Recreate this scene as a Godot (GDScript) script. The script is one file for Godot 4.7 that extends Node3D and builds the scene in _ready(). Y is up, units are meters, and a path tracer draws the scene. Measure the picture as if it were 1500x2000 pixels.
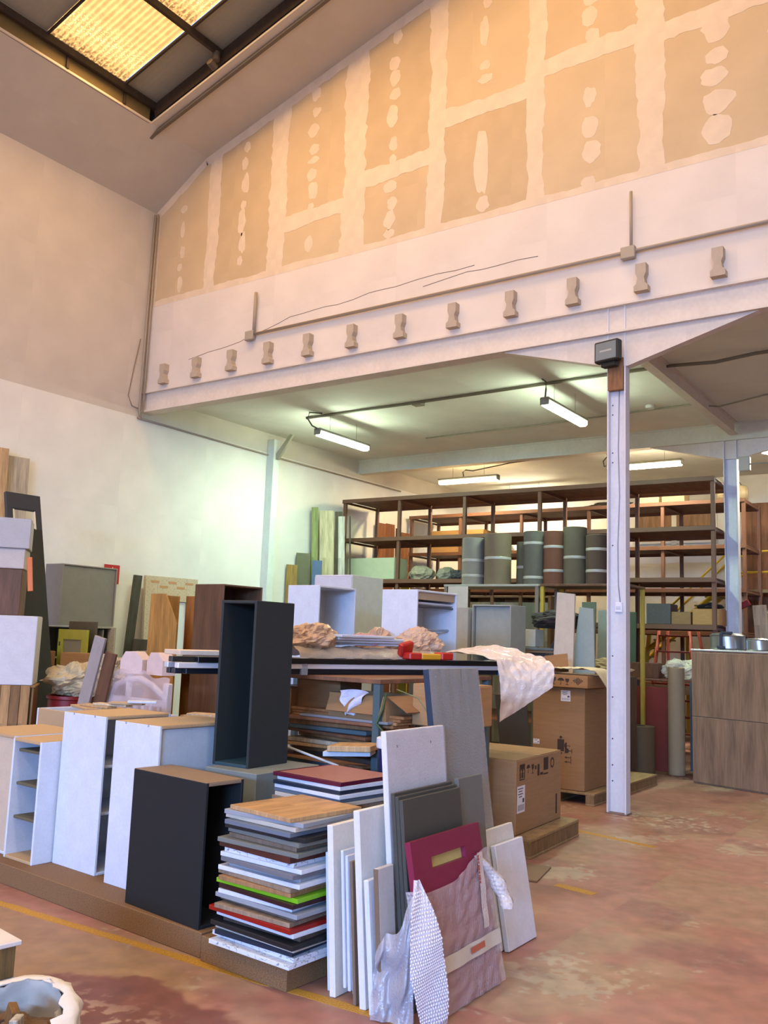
extends Node3D

const EXPOSURE := 0.94
const E_DOOR := 1300.0
const DOORX := 3.4
const E_ROOF := 17.0
const E_GLOW := 2.3
const E_TUBE := 9.0
const E_DIFF := 85.0

var used := {}
var mcache := {}
var meshes := {}
var rng := RandomNumberGenerator.new()
var tex := {}

func _ready() -> void:
	rng.seed = 7
	# ---------------- camera, sky, daylight, exposure
	var cam := Camera3D.new()
	cam.name = "camera"
	cam.fov = 59.38
	cam.position = V(0, 1.6, 0)
	cam.rotation = V(0.1387105, 0.61098, 0.03618145)
	add_child(cam)
	cam.current = true
	var we := WorldEnvironment.new()
	we.name = "world_environment"
	var env := Environment.new()
	env.tonemap_mode = Environment.TONE_MAPPER_LINEAR
	env.tonemap_exposure = EXPOSURE
	env.sdfgi_enabled = true
	env.ssao_enabled = true
	env.ssil_enabled = true
	env.background_mode = Environment.BG_SKY
	var sky := Sky.new()
	var sm := ProceduralSkyMaterial.new()
	sm.sky_top_color = Color(0.42, 0.60, 0.95)
	sm.sky_horizon_color = Color(0.75, 0.85, 1.0)
	sm.ground_bottom_color = Color(0.35, 0.34, 0.33)
	sm.ground_horizon_color = Color(0.55, 0.56, 0.58)
	sm.sky_energy_multiplier = 2.0
	sm.ground_energy_multiplier = 1.0
	sky.sky_material = sm
	env.sky = sky
	we.environment = env
	add_child(we)
	# daylight through the goods doorway behind the camera
	lamp(V(DOORX, 4.4, 15.6), Vector2(6.6, 4.0), Color(0.52, 0.71, 1.0), E_DOOR, V(-0.03, -0.98, -0.19))
	# warm daylight under each strip of yellowed rooflights
	for z in [-6.45, -1.2, 4.2, 10.0]:
		for x in ([-7.6, -3.4] if z < -6.0 else [-4.6]):
			var ry: float = 8.72 + 0.27 * (x + 9.5)
			lamp(V(x, ry, z), Vector2(3.6, 1.1) if z < -6.0 else Vector2(7.5, 1.1), Color(1.0, 0.79, 0.52) if z < -6.0 else Color(1.0, 0.86, 0.70), E_ROOF * (1.0 if z < -6.0 else 2.2), V(0.26, -1, 0))

	for z in [-1.2, 4.2, 10.0]:
		lamp(V(2.2, 9.75, z), Vector2(5.0, 1.1), Color(0.95, 0.96, 1.0), E_ROOF * 1.6, V(-0.26, -1, 0))

	# ---------------- the building
	var white_wall := M("e4e1da", 0.85, "wall", 0.6)
	var beige_wall := M("cbc2b5", 0.88, "wall", 0.6)
	var paint := M("ddd3c8", 0.7, "mottle", 0.8)
	var fl := StandardMaterial3D.new()
	fl.albedo_texture = tex_floor()
	fl.uv1_triplanar = true
	fl.uv1_world_triplanar = true
	fl.uv1_scale = Vector3.ONE * 0.11
	fl.uv1_offset = V(0.23, 0, 0.41)
	fl.roughness = 0.55
	fl.normal_enabled = true
	fl.normal_texture = tex_bump("nfloor", 0.04, 73)
	fl.normal_scale = 0.25
	var floor_ := T("floor", "worn reddish concrete floor with bare beige patches and yellow lines", "floor", Vector3.ZERO)
	st_(floor_)
	P(floor_, "concrete_slab", bx(19.0, 0.2, 36.0, 0.0005), fl, V(-1.5, -0.2, -1.5))
	var yl := M("c79a35", 0.7, "chip", 1.5)
	P(floor_, "yellow_line", extrude(rough_strip(Vector2(-6.5, 3.16), Vector2(-2.15, 3.39), 0.06, 3, PackedVector2Array([Vector2(-9, 0), Vector2(0, 0), Vector2(0, 9), Vector2(-9, 9)]))[0], 0.002), yl, V(0, 0.002, 0), V(-90, 0, 0))
	P(floor_, "yellow_line", extrude(rough_strip(Vector2(-3.22, 7.66), Vector2(-2.46, 7.49), 0.07, 5, PackedVector2Array([Vector2(-9, 0), Vector2(0, 0), Vector2(0, 9), Vector2(-9, 9)]))[0], 0.002), yl, V(0, 0.002, 0), V(-90, 0, 0))
	P(floor_, "yellow_line", extrude(rough_strip(Vector2(-2.60, 5.88), Vector2(-2.31, 5.83), 0.07, 6, PackedVector2Array([Vector2(-9, 0), Vector2(0, 0), Vector2(0, 9), Vector2(-9, 9)]))[0], 0.002), yl, V(0, 0.002, 0), V(-90, 0, 0))
	wall("wall_left", "tall left side wall, lower part painted white", V(0.3, 4.72, 35.0), V(-10.69, 0, -1.4), white_wall)
	wall("wall_left_upper", "upper beige part of the left side wall", V(0.31, 4.4, 35.0), V(-10.695, 4.72, -1.4), beige_wall)
	wall("wall_back", "white back wall behind the two racks", V(18.8, 5.2, 0.3), V(-1.5, 0, -18.75), M("e9e4d8", 0.85, "wall", 0.6))
	wall("wall_right", "right side wall of the hall", V(0.3, 9.4, 35.0), V(7.69, 0, -1.4), beige_wall)
	var rear := T("wall_rear", "rear wall of the hall with the open goods doorway", "wall", V(0, 0, 15.9))
	st_(rear)
	P(rear, "wall_pier", bx(18.4 / 2 + DOORX - 3.6 + 1.5, 4.6, 0.3, 0.001), white_wall, V((-10.69 + DOORX - 3.6) / 2, 0, 0))
	P(rear, "wall_pier", bx(7.69 - (DOORX + 3.6), 4.6, 0.3, 0.001), white_wall, V((7.69 + DOORX + 3.6) / 2, 0, 0))
	P(rear, "wall_head", extrude(PackedVector2Array([Vector2(-10.7, 4.6), Vector2(7.7, 4.6), Vector2(7.7, 9.0), Vector2(-1.5, 11.3), Vector2(-10.7, 8.8)]), 0.3), beige_wall, V(0, 0, 0.15))

	# gable above the mezzanine: a white band, then taped gypsum boards
	var gable := T("wall_front", "gable wall above the mezzanine of unpainted taped plasterboard over a white band", "wall", V(0, 0, -8.64))
	st_(gable)
	var upper := PackedVector2Array([Vector2(-10.54, 6.43), Vector2(7.5, 6.43), Vector2(7.5, 8.9), Vector2(-1.5, 10.73), Vector2(-9.5, 8.57), Vector2(-10.54, 7.95)])
	P(gable, "white_band", extrude(PackedVector2Array([Vector2(-10.54, 5.1), Vector2(7.54, 5.1), Vector2(7.54, 6.43), Vector2(-10.54, 6.43)]), 0.16), M("e0d6cb", 0.8, "wall", 0.5))
	P(gable, "backing_wall", extrude(upper, 0.13), M("8d857a", 0.9), V(0, 0, -0.03))
	var vx := [-10.54, -9.28, -8.03, -6.72, -5.47, -4.15, -2.83, -1.5, -0.2, 1.1, 2.4, 3.7, 5.0, 6.3, 7.5]
	var split := [0.0, 0.0, 7.12, 7.41, 7.86, 8.08, 8.0, 7.6, 8.0, 7.4, 7.8, 7.2, 7.6, 0.0]
	var gy := [M("cdb692", 0.92, "wall", 0.7), M("c8b18d", 0.92, "wall", 0.9), M("d0ba96", 0.92, "wall", 0.6)]
	var filler := M("dfcdb4", 0.85, "wall", 1.5)
	for i in vx.size() - 1:
		var cuts := [6.43, 11.0] if split[i] == 0.0 else [6.43, split[i], 11.0]
		for k in cuts.size() - 1:
			var rect := PackedVector2Array([Vector2(vx[i] + .004, cuts[k] + .004), Vector2(vx[i + 1] - .004, cuts[k] + .004), Vector2(vx[i + 1] - .004, cuts[k + 1] - .004), Vector2(vx[i] + .004, cuts[k + 1] - .004)])
			for p in Geometry2D.intersect_polygons(rect, upper):
				P(gable, "gypsum_board", extrude(p, 0.012), gy[(i + k) % 3], V(0, 0, -0.001))
	var jw := [0.12, 0.22, 0.30, 0.36, 0.24, 0.22, 0.30, 0.3]
	for i in range(0, 8):
		var x: float = vx[i]
		for p in rough_strip(Vector2(x + (0.06 if i == 0 else 0.0), 6.43), Vector2(x + (0.06 if i == 0 else 0.0), 10.9), jw[i], 100 + i, upper):
			P(gable, "joint_filler", extrude(p, 0.0010), filler, V(0, 0, 0.0010))
		if split[i] > 0.0:
			for p in rough_strip(Vector2(x + .02, split[i]), Vector2(vx[i + 1] - .02, split[i] + 0.02), 0.22, 130 + i, upper):
				P(gable, "joint_filler", extrude(p, 0.0012), filler, V(0, 0, 0.0012))
	for p in rough_strip(Vector2(-10.5, 6.46), Vector2(7.4, 6.46), 0.12, 150, upper):
		P(gable, "joint_filler", extrude(p, 0.0014), filler, V(0, 0, 0.0014))
	for e in [[Vector2(-10.54, 7.9), Vector2(-9.5, 8.52)], [Vector2(-9.5, 8.5), Vector2(-1.5, 10.66)]]:
		for p in rough_strip(e[0], e[1], 0.16, 160, upper):
			P(gable, "joint_filler", extrude(p, 0.0016), filler, V(0, 0, 0.0016))
	var dabs := [[-9.91, [[7.87, .07, .06], [7.54, .045, .13], [7.19, .05, .10], [6.95, .05, .06], [6.68, .05, .13]]],
		[-8.68, [[8.50, .06, .08], [8.25, .06, .10], [7.94, .07, .15], [7.62, .05, .07], [7.36, .07, .20], [7.05, .06, .16], [6.78, .05, .07]]],
		[-7.42, [[8.90, .08, .10], [8.63, .07, .07], [8.37, .09, .10], [8.09, .08, .08], [7.93, .09, .05], [7.73, .08, .09], [7.49, .08, .13], [7.27, .05, .05], [6.74, .07, .11]]],
		[-6.12, [[9.24, .07, .10], [8.88, .08, .10], [8.68, .08, .11], [8.45, .08, .08], [8.16, .08, .16], [7.77, .06, .10], [7.55, .05, .08], [7.20, .10, .08], [6.97, .07, .09], [6.76, .08, .12], [6.58, .08, .06]]],
		[-4.82, [[9.21, .06, .09], [8.82, .06, .2], [8.38, .07, .06], [8.21, .09, .06], [7.17, .09, .42], [6.63, .08, .10]]],
		[-3.50, [[8.72, .09, .09], [8.50, .09, .12], [8.25, .08, .10], [7.54, .07, .12], [7.18, .09, .13], [6.89, .10, .13], [6.55, .08, .06]]],
		[-2.17, [[7.86, .13, .18], [7.53, .11, .09], [7.31, .13, .10], [7.03, .15, .13], [6.74, .14, .16]]], [-2.17, [[8.9, .09, .1], [8.6, .08, .1]]]]
	var ds := 200
	for g in dabs:
		for q in g[1]:
			ds += 1
			for p in Geometry2D.intersect_polygons(dab(Vector2(g[0] + 0.02 * sin(ds * 2.3), q[0]), q[1] * 1.05, q[2], ds), upper):
				P(gable, "filler_dab", extrude(p, 0.0010), filler, V(0, 0, 0.0010))
	for cr in [[[-9.6, 5.48], [-9.2, 5.53], [-8.6, 5.58], [-8.1, 5.68], [-7.7, 5.78], [-7.3, 5.80], [-6.9, 5.80], [-6.4, 5.86], [-6.0, 5.86], [-5.4, 5.90], [-4.9, 5.90]], [[-5.6, 5.78], [-5.0, 5.84], [-4.6, 5.83], [-4.1, 5.83]]]:
		var pts := []
		for i in cr.size():
			pts.append(V(cr[i][0], cr[i][1], 0.0))
			if i < cr.size() - 1:
				pts.append(V((cr[i][0] + cr[i + 1][0]) / 2, (cr[i][1] + cr[i + 1][1]) / 2 + 0.012 * sin(i * 4.0), 0.0))
		P(gable, "wall_crack", tube(pts, 0.004, 5), M("7c6a58", 0.9))
	# stubs of the old floor joists
	var stub := extrude(PackedVector2Array([Vector2(-.072, 0), Vector2(.072, 0), Vector2(.072, .055), Vector2(.045, .08), Vector2(.034, .14), Vector2(.054, .19), Vector2(.054, .29), Vector2(-.054, .29), Vector2(-.054, .19), Vector2(-.034, .14), Vector2(-.045, .08), Vector2(-.072, .055)]), 0.09)
	for x in [-10.06, -9.38, -8.69, -8.01, -7.32, -6.61, -5.88, -5.14, -4.40, -3.665, -2.92, -2.165, -1.42]:
		P(gable, "joist_stub", stub, M("b9aa97", 0.85, "mottle", 3.0), V(x, 5.17, 0.09))

	# steel frame
	var edge_beam := T("trim_1", "painted steel edge beam under the gable wall with protruding flanges", "beam", V(7.5, 4.79, -8.70))
	st_(edge_beam)
	P(edge_beam, "beam_section", ibeam(0.2, 0.31, 0.022, 0.09, 18.04), paint, V(0, 0, 0), V(0, -270, 0))
	P(edge_beam, "haunch_plate", extrude(PackedVector2Array([Vector2(-12.02, 0), Vector2(-10.81, -0.335), Vector2(-10.59, -0.36), Vector2(-9.30, 0)]), 0.10), paint, V(0, 0.005, 0.05))
	var row2 := T("trim_2", "painted downstand beam across the middle of the mezzanine ceiling", "beam", V(7.5, 4.80, -14.2))
	st_(row2)
	P(row2, "beam_section", ibeam(0.2, 0.27, 0.02, 0.16, 18.04), M("d9d6c6", 0.75, "mottle", 0.8), V(0, 0, 0), V(0, -270, 0))
	P(row2, "haunch_plate", extrude(PackedVector2Array([Vector2(-12.2, 0), Vector2(-11.0, -0.29), Vector2(-10.8, -0.29), Vector2(-9.6, 0)]), 0.08), paint, V(0, 0.003, 0.04))
	var tie := S("trim_3", "white steel tie beam from the front column back to the rear post", "beam", ibeam(0.12, 0.2, 0.015, 0.03, 5.2), paint, V(-3.36, 4.865, -8.85))
	st_(tie)
	var ceil_ := S("ceiling", "plastered mezzanine ceiling slab", "ceiling", bx(18.04, 0.22, 9.92, 0.0005), M("e4e3d8", 0.85, "wall", 0.5), V(-1.52, 5.07, -13.72))
	st_(ceil_)
	for cc in [["steel_column", -3.207, -8.70, 0.195, 0.12, "front white steel column standing free at the mezzanine edge"], ["steel_column", -3.44, -14.2, 0.2, 0.14, "rear white steel post standing at the end of the front rack"], ["steel_column", 2.4, -8.70, 0.195, 0.12, "white steel column at the mezzanine edge further right"]]:
		var col := T(cc[0], cc[5], "column", V(cc[1], 0, cc[2]))
		st_(col)
		var top := 5.09 if cc[2] > -10 else 4.8
		var pm := M("dcdbe0", 0.55, "mottle", 1.0)
		for s in [-1, 1]:
			P(col, "flange", bx(0.016, top, cc[4], 0.002), pm, V(s * (cc[3] / 2 - 0.008), 0, 0))
		P(col, "web", bx(cc[3] - 0.03, top, 0.012, 0.002), pm, V(0, 0, -0.01))
		P(col, "base_plate", bx(cc[3] + 0.02, 0.012, cc[4] + 0.02), M("77655c", 0.7), V(0, 0, 0))
		if cc[1] == -3.207:
			P(col, "cable", tube([V(0.01, 4.2, 0.0), V(0.0, 3.6, 0.0), V(0.012, 3.1, 0.0), V(-0.005, 2.6, 0.0), V(0.0, 2.2, 0.0), V(0.02, 2.02, 0.0)], 0.005, 6), M("8b8c98", 0.5))
			for y in [3.95, 3.55, 3.45, 4.05, 2.6, 1.5, 1.1, 0.7, 0.45, 0.3]:
				P(col, "bolt_hole", cyl(0.008, 0.003, 10), M("4d4a55", 0.8), V(-0.06, y, -0.003), V(90, 0, 0))
	var ws := T("wall_column", "pale steel post set against the left wall under the mezzanine", "column", V(-10.46, 0, -11.5))
	st_(ws)
	P(ws, "post", bx(0.16, 4.95, 0.15, 0.004), M("d5dcd6", 0.7, "mottle", 1.0))
	P(ws, "bracket", extrude(PackedVector2Array([Vector2(0, 0), Vector2(0.05, 0), Vector2(0.36, 0.4), Vector2(0.3, 0.42), Vector2(0, 0.1)]), 0.05), M("9a957f", 0.7), V(0.08, 4.6, 0.02))

	# roof: plaster soffits, then sheets on purlins with yellowed rooflights
	var plaster := M("c8bfae", 0.9, "wall", 0.7)
	var soff := S("ceiling_soffit", "sloping plaster soffit along the top of the left wall", "ceiling", extrude(PackedVector2Array([Vector2(-10.54, 7.95), Vector2(-9.5, 8.57), Vector2(-9.5, 8.60), Vector2(-10.54, 7.98)]), 24.78), plaster, V(0, 0, 16.0))
	st_(soff)
	var strip := S("ceiling_strip", "sloping plaster strip of ceiling along the gable", "ceiling", extrude(PackedVector2Array([Vector2(-9.5, 8.57), Vector2(-1.5, 10.73), Vector2(7.5, 8.9), Vector2(7.5, 8.93), Vector2(-1.5, 10.76), Vector2(-9.5, 8.60)]), 1.2), plaster, V(0, 0, -7.58))
	st_(strip)
	var roof := T("ceiling_roof", "corrugated roof on dark purlins with yellowed translucent rooflight strips", "roof", Vector3.ZERO)
	st_(roof)
	var dark := M("3a2c20", 0.7, "grain", 1.0)
	var sheet_m := M("9d9885", 0.7, "mottle", 1.0)
	var ridge := 11.03
	var sky_tex := tex_sky_sheet()
	var lit := glow("ffffff", E_GLOW, sky_tex)
	lit.roughness = 0.5
	lit.uv1_triplanar = false
	for side in [0, 1]:
		for strip_z in [[-9.0, -7.05], [-7.05, -5.85], [-5.85, -1.75], [-1.75, -0.55], [-0.55, 3.6], [3.6, 4.8], [4.8, 9.4], [9.4, 10.6], [10.6, 16.1]]:
			var is_lit: bool = strip_z[1] - strip_z[0] < 1.3 and strip_z[1] - strip_z[0] > 1.1
			var xa := [-9.45, -8.2, -6.95, -5.7, -4.45, -3.2, -1.5] if side == 0 else [-1.5, 0.2, 1.9, 3.6, 5.3, 7.6]
			for i in xa.size() - 1:
				var glass: bool = is_lit and ((side == 0 and i < 5) or (side == 1 and i < 4 and strip_z[0] > -3.0))
				var nz := int((strip_z[1] - strip_z[0]) / 0.0375 / 2.0) * 2
				var st := SurfaceTool.new()
				st.begin(Mesh.PRIMITIVE_TRIANGLES)
				for k in nz:
					var c := []
					for kk in [[0, 0], [0, 1], [1, 1], [1, 0]]:
						var f: float = float(k + kk[0]) / nz
						var z: float = lerpf(strip_z[0], strip_z[1], f)
						var x: float = xa[i + kk[1]]
						var y: float = ridge - 0.27 * absf(x + 1.5) + (0.008 if glass else 0.002) * (1.0 if (k + kk[0]) % 2 == 0 else -1.0)
						c.append([V(x, y, z), Vector2(f, 1.0 - kk[1])])
					for q in [0, 2, 1, 0, 3, 2]:
						st.set_uv(c[q][1])
						st.add_vertex(c[q][0])
				st.generate_normals()
				P(roof, "rooflight_sheet" if glass else "roof_sheet", st.commit(), lit if glass else sheet_m)
	for x in [-9.45, -8.2, -6.95, -5.7, -4.45, -3.2, -1.5, 0.2, 1.9, 3.6, 5.3]:
		P(roof, "purlin", bx(0.05, 0.10, 23.7), dark, V(x, ridge - 0.27 * absf(x + 1.5) - 0.125, 4.23))
	for z in [-7.05, -5.85]:
		for s in [[-9.45, -1.5]]:
			P(roof, "rooflight_frame", bx(8.24, 0.03, 0.03), dark, V(-5.475, ridge - 0.27 * 3.975 - 0.06, z), V(0, 0, 15.11))
	P(roof, "edge_board", bx(0.04, 0.42, 23.5), M("6b5a34", 0.8, "mottle", 1.2), V(-9.53, 8.56, 4.2))
	P(roof, "edge_board", bx(8.2, 0.2, 0.04), dark, V(-5.48, 9.72, -7.6), V(0, 0, 15.11))
	P(roof, "wall_closer", bx(1.2, 0.05, 24.9), sheet_m, V(-10.05, 8.85, 3.55))
	P(roof, "wall_closer", extrude(PackedVector2Array([Vector2(-10.7, 8.0), Vector2(-9.6, 8.5), Vector2(-1.5, 10.7), Vector2(7.6, 8.6), Vector2(7.6, 9.0), Vector2(-1.5, 11.3), Vector2(-10.7, 9.1)]), 0.05), M("6b6354", 0.9), V(0, 0, -7.7))
	for z in [-6.2, -7.1, -5.2, -4.0, -2.8, -1.4]:
		P(roof, "edge_batten", bx(0.03, 0.3, 0.04), dark, V(-9.495, 8.6, z))
	for k in 2:
		P(roof, "tie_fitting", cyl(0.05, 0.12, 14), M("4a4238", 0.6), V(-8.2 + 0.02 * k, 9.0 - 0.13 * k, -7.5 + 0.02 * k), V(70 * k, 0, 0))
	# ---------------- ceiling lights and conduits
	var cool := Color(0.84, 1.0, 0.87)
	var warm := Color(1.0, 0.90, 0.72)
	tube_light("fluorescent batten hanging nearest the left wall, cord looping up at its near end", V(-8.70, 4.73, -11.2), 90, [V(-.64, .04, 0), V(-.72, .08, -.06), V(-.74, .2, -.14), V(-.68, .31, -.16), V(-.5, .325, -.05)], cool, "e2fadd", E_TUBE, 0.34)
	tube_light("fluorescent batten hanging between the front column and the middle of the mezzanine", V(-4.86, 4.73, -11.15), 90, [V(-.64, .04, 0), V(-.66, .15, 0.02), V(-.62, .26, .0), V(-.56, .325, -.08)], cool, "e2fadd", E_TUBE, 0.34)
	tube_light("warm fluorescent batten hanging above the left end of the racks", V(-8.62, 4.73, -15.14), 0, [V(-.1, .05, 0), V(-.12, .15, 0), V(-.06, .19, 0), V(.1, .16, 0), V(.9, .25, 0), V(2.2, .31, 0)], warm, "ffe3a8", E_TUBE * 0.8, 0.34)
	tube_light("white fluorescent batten hanging just right of the front column above the racks", V(-5.1, 4.73, -15.09), 0, [V(-.65, .05, 0), V(-.72, .02, 0), V(-.74, .12, 0), V(-.66, .2, 0), V(-.7, .325, 0)], Color(1.0, 0.93, 0.78), "fff2cf", E_TUBE * 0.8, 0.34)
	tube_light("fluorescent batten seen through the top bay of the rack, near the back wall", V(-8.66, 4.73, -17.7), 0, [], warm, "fff0d0", E_TUBE * 0.8, 0.34)
	tube_light("fluorescent batten at the right edge of the picture beyond the rear post", V(-2.75, 4.73, -15.2), 62, [], Color(1.0, 0.95, 0.85), "fff4dc", E_TUBE * 0.8, 0.34)
	var galv := M("a49a88", 0.5)
	conduit("long pair of conduits running level across the white band of the gable wall", [V(-8.33, 5.63, -8.60), V(3.0, 5.63, -8.60)], 0.021)
	conduit("short upright conduit above the left junction box on the gable wall", [V(-8.29, 5.63, -8.59), V(-8.29, 6.22, -8.59)], 0.022)
	conduit("short upright conduit above the right junction box on the gable wall", [V(-3.03, 5.63, -8.59), V(-3.03, 6.28, -8.59)], 0.016)
	S("junction_box", "small square junction box at the left end of the level conduit", "junction box", bx(0.15, 0.13, 0.06, 0.008), galv, V(-8.36, 5.55, -8.59))
	S("junction_box", "square junction box on the level conduit upper right of the front column", "junction box", bx(0.15, 0.13, 0.06, 0.008), galv, V(-3.06, 5.55, -8.59))
	conduit("left conduit of the upright pair in the corner beside the gable wall", [V(-10.50, 7.9, -8.59), V(-10.50, 4.80, -8.56), V(-10.51, 4.70, -8.60)], 0.018)
	conduit("right conduit of the upright pair in the corner beside the gable wall", [V(-10.45, 7.9, -8.60), V(-10.45, 4.78, -8.58)], 0.015)
	conduit("thin conduit running back along the left wall under the mezzanine", [V(-10.515, 4.70, -8.55), V(-10.515, 4.68, -11.35), V(-10.515, 4.68, -15.6)], 0.016)
	conduit("loose dark wire sagging beside the corner conduits", [V(-10.52, 5.9, -8.5), V(-10.53, 5.4, -8.42), V(-10.53, 5.0, -8.36), V(-10.53, 4.86, -8.44), V(-10.52, 4.84, -8.55)], 0.006, "7a6b5c")
	conduit("dark cable track across the mezzanine ceiling feeding the two front lights", [V(-9.15, 5.045, -10.8), V(-7.0, 5.045, -10.8), V(-3.35, 5.045, -10.75), V(-2.7, 4.93, -10.5), V(-2.3, 5.03, -10.7), V(-1.0, 5.04, -10.7)], 0.022, "6f6b58")
	S("junction_box", "small junction box on the dark cable track across the mezzanine ceiling", "junction box", bx(0.16, 0.05, 0.12, 0.006), M("8b866f", 0.6), V(-7.05, 5.01, -10.85))
	conduit("thin pale cable across the mezzanine ceiling behind the front lights", [V(-8.2, 5.05, -12.9), V(-6.0, 5.05, -12.85), V(-3.6, 5.05, -12.7), V(-3.2, 4.95, -12.6), V(-2.6, 5.04, -12.6), V(-1.2, 5.04, -12.6)], 0.012, "8f8c76")
	S("ceiling_sensor", "small white sensor on the mezzanine ceiling right of the front column", "sensor", cyl(0.07, 0.05, 18), M("d8d6cc", 0.5), V(-4.15, 5.02, -12.55))
	conduit("cable and hook running from the warm light along the ceiling above the racks", [V(-8.2, 5.05, -14.9), V(-6.9, 5.05, -14.9), V(-6.2, 4.98, -14.85), V(-5.6, 4.98, -14.85), V(-5.5, 4.86, -14.85), V(-5.55, 4.75, -14.85), V(-5.48, 4.72, -14.85)], 0.014, "6f6b58")
	S("junction_box", "grey junction box on the right side of the rear post", "junction box", bx(0.16, 0.22, 0.1, 0.01), M("b7b3a2", 0.6), V(-3.22, 4.30, -14.12))
	conduit("thin grey cable drooping right from the box on the rear post", [V(-3.16, 4.4, -14.1), V(-2.9, 4.4, -14.1), V(-2.4, 4.28, -14.1), V(-1.6, 4.2, -14.1)], 0.012, "8f8c80")
	# floodlight and block on the column
	S("wood_block", "brown wooden mounting block on the front column below the floodlight", "block", bx(0.165, 0.34, 0.05, 0.004), M("9a6c44", 0.7, "grain", 3.0), V(-3.215, 4.19, -8.66))
	var fld := T("floodlight", "black square floodlight mounted high on the front column", "floodlight", V(-3.26, 4.47, -8.55), -12)
	P(fld, "lamp_body", bx(0.28, 0.22, 0.09, 0.012), M("23221f", 0.5))
	P(fld, "glass_front", bx(0.24, 0.18, 0.006, 0.002), M("8b9698", 0.15, "", 1.0, 0.3), V(0, 0.02, 0.045))
	P(fld, "tube_reflector", bx(0.14, 0.02, 0.006), M("c9cfcc", 0.2, "", 1.0, 0.5), V(0, 0.10, 0.047))
	P(fld, "bracket", bx(0.16, 0.05, 0.08), M("1c1a18", 0.6), V(0, -0.045, -0.03))
	var sw := T("wall_switch", "white switch box on the web of the front column", "switch", V(-3.20, 1.93, -8.695))
	P(sw, "box", bx(0.075, 0.10, 0.035, 0.006), M("e3e5ee", 0.4))
	P(sw, "rocker", bx(0.045, 0.03, 0.008, 0.002), M("c5c9d8", 0.4), V(0, 0.03, 0.018))

	# ---------------- white and dark carcasses on the low platform
	var mdf := M("8d6c48", 0.8, "chip", 2.0)
	S("low_platform", "long low chipboard platform under the row of white cabinets", "platform", bx(3.34, 0.12, 1.2, 0.004), mdf, V(-5.00, 0, -4.07), V(0, -3.5, 0))
	S("low_platform", "short chipboard platform under the front stack of cabinet doors", "platform", bx(0.58, 0.12, 1.0, 0.004), mdf, V(-3.03, 0, -3.83), V(0, -3.0, 0))
	var blue_white := M("d3d8e3", 0.45, "mottle", 2.0)
	var inside := M("c9cac6", 0.55, "mottle", 2.0)
	var raw := M("d0b48e", 0.8, "chip", 3.0)
	var h := 0.12
	cabinet("kitchen_cabinet", "white cabinet seen from its closed beige back at the left edge of the platform", "cabinet", V(-5.69, h, -3.90), 176, 0.58, 0.75, 0.54, blue_white, M("c9b7a0", 0.6, "mottle", 2.0), {"top": raw})
	var a1 := cabinet("kitchen_cabinet", "low white cabinet open to the front with three sets of shelf brackets, raw chipboard top", "cabinet", V(-5.215, h, -3.83), -3, 0.33, 0.745, 0.52, blue_white, M("b9bcc2", 0.6, "mottle", 2.0), {"top": raw, "bottom": raw, "shelves": [0.24, 0.45, 0.66], "shelf": M("6e6a55", 0.8, "chip", 6.0)})
	cabinet("kitchen_cabinet", "tall white cabinet open to the right showing two inner shelves", "cabinet", V(-4.803, h, -3.93), 86.5, 0.50, 0.935, 0.45, blue_white, inside, {"top": raw, "shelves": [0.34, 0.62], "screws": 2})
	var a3 := cabinet("kitchen_cabinet", "wide white cabinet without shelves directly behind the low dark cabinet", "cabinet", V(-4.22, h, -3.93), 87, 0.64, 0.93, 0.42, blue_white, M("b7c0c9", 0.5, "mottle", 2.0), {"top": raw, "screws": 2})
	P(a3, "front_panel", bx(0.60, 0.89, 0.01), M("b9c4d0", 0.45, "mottle", 2.0), V(0, 0.02, 0.19))
	for q in 3:
		P(a3, "shelf_pin_hole", bx(0.002, 0.012, 0.012, 0.0004), M("868da0", 0.6), V(0.3205, 0.62, -0.12 + 0.11 * q))
	var blk := M("0f1315", 0.8, "mottle", 3.0)
	cabinet("kitchen_cabinet", "low anthracite cabinet with raw brown top standing at the platform edge", "cabinet", V(-3.715, h, -3.54), 84, 0.25, 0.71, 0.64, blk, M("14161a", 0.6), {"top": M("9a8672", 0.8, "chip", 3.0)})
	S("plinth_carton", "grey box carrying the tall anthracite cabinet behind the low one", "box", bx(0.40, 0.70, 0.56, 0.004), M("7f857f", 0.7, "mottle", 2.0), V(-3.70, h, -4.13))
	cabinet("tall_cabinet", "tall narrow anthracite cabinet standing open to the front on a grey box", "cabinet", V(-3.81, 0.82, -4.13), 2, 0.28, 0.97, 0.36, M("262c2b", 0.75, "mottle", 3.0), M("15222c", 0.45), {"bottom": M("2c4650", 0.4)})
	var lying := T("kitchen_cabinet", "white cabinet lying on its back behind the leftmost ones, filled with scraps", "cabinet", V(-5.95, h, -4.75), -4)
	for s in [-1, 1]:
		P(lying, "side_panel", bx(0.018, 0.82, 0.6), blue_white, V(s * 0.5, 0, 0))
		P(lying, "end_panel", bx(0.98, 0.82, 0.018), raw, V(0, 0, s * 0.29))
	P(lying, "back_panel", bx(0.98, 0.01, 0.56), inside, V(0, 0.5, 0))
	for k in 5:
		S("wood_scrap", ["flat pale offcut across the lying cabinet nearest the wall", "narrow offcut sticking out of the lying cabinet", "broken pale slat on top of the lying cabinet", "short chipboard scrap in the lying cabinet", "thin white scrap at the right end of the lying cabinet"][k], "offcut", bx(0.42 - 0.05 * k, 0.018, 0.09), [raw, M("c9a87c", 0.8, "grain", 2.0), M("d9c7a8", 0.8, "grain", 2.0), raw, blue_white][k], V(-6.2 + 0.14 * k, 0.945 + 0.019 * k, -4.72 - 0.03 * k), V(0, -20 + 17 * k, 0), "offcuts on the lying cabinet")

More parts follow.
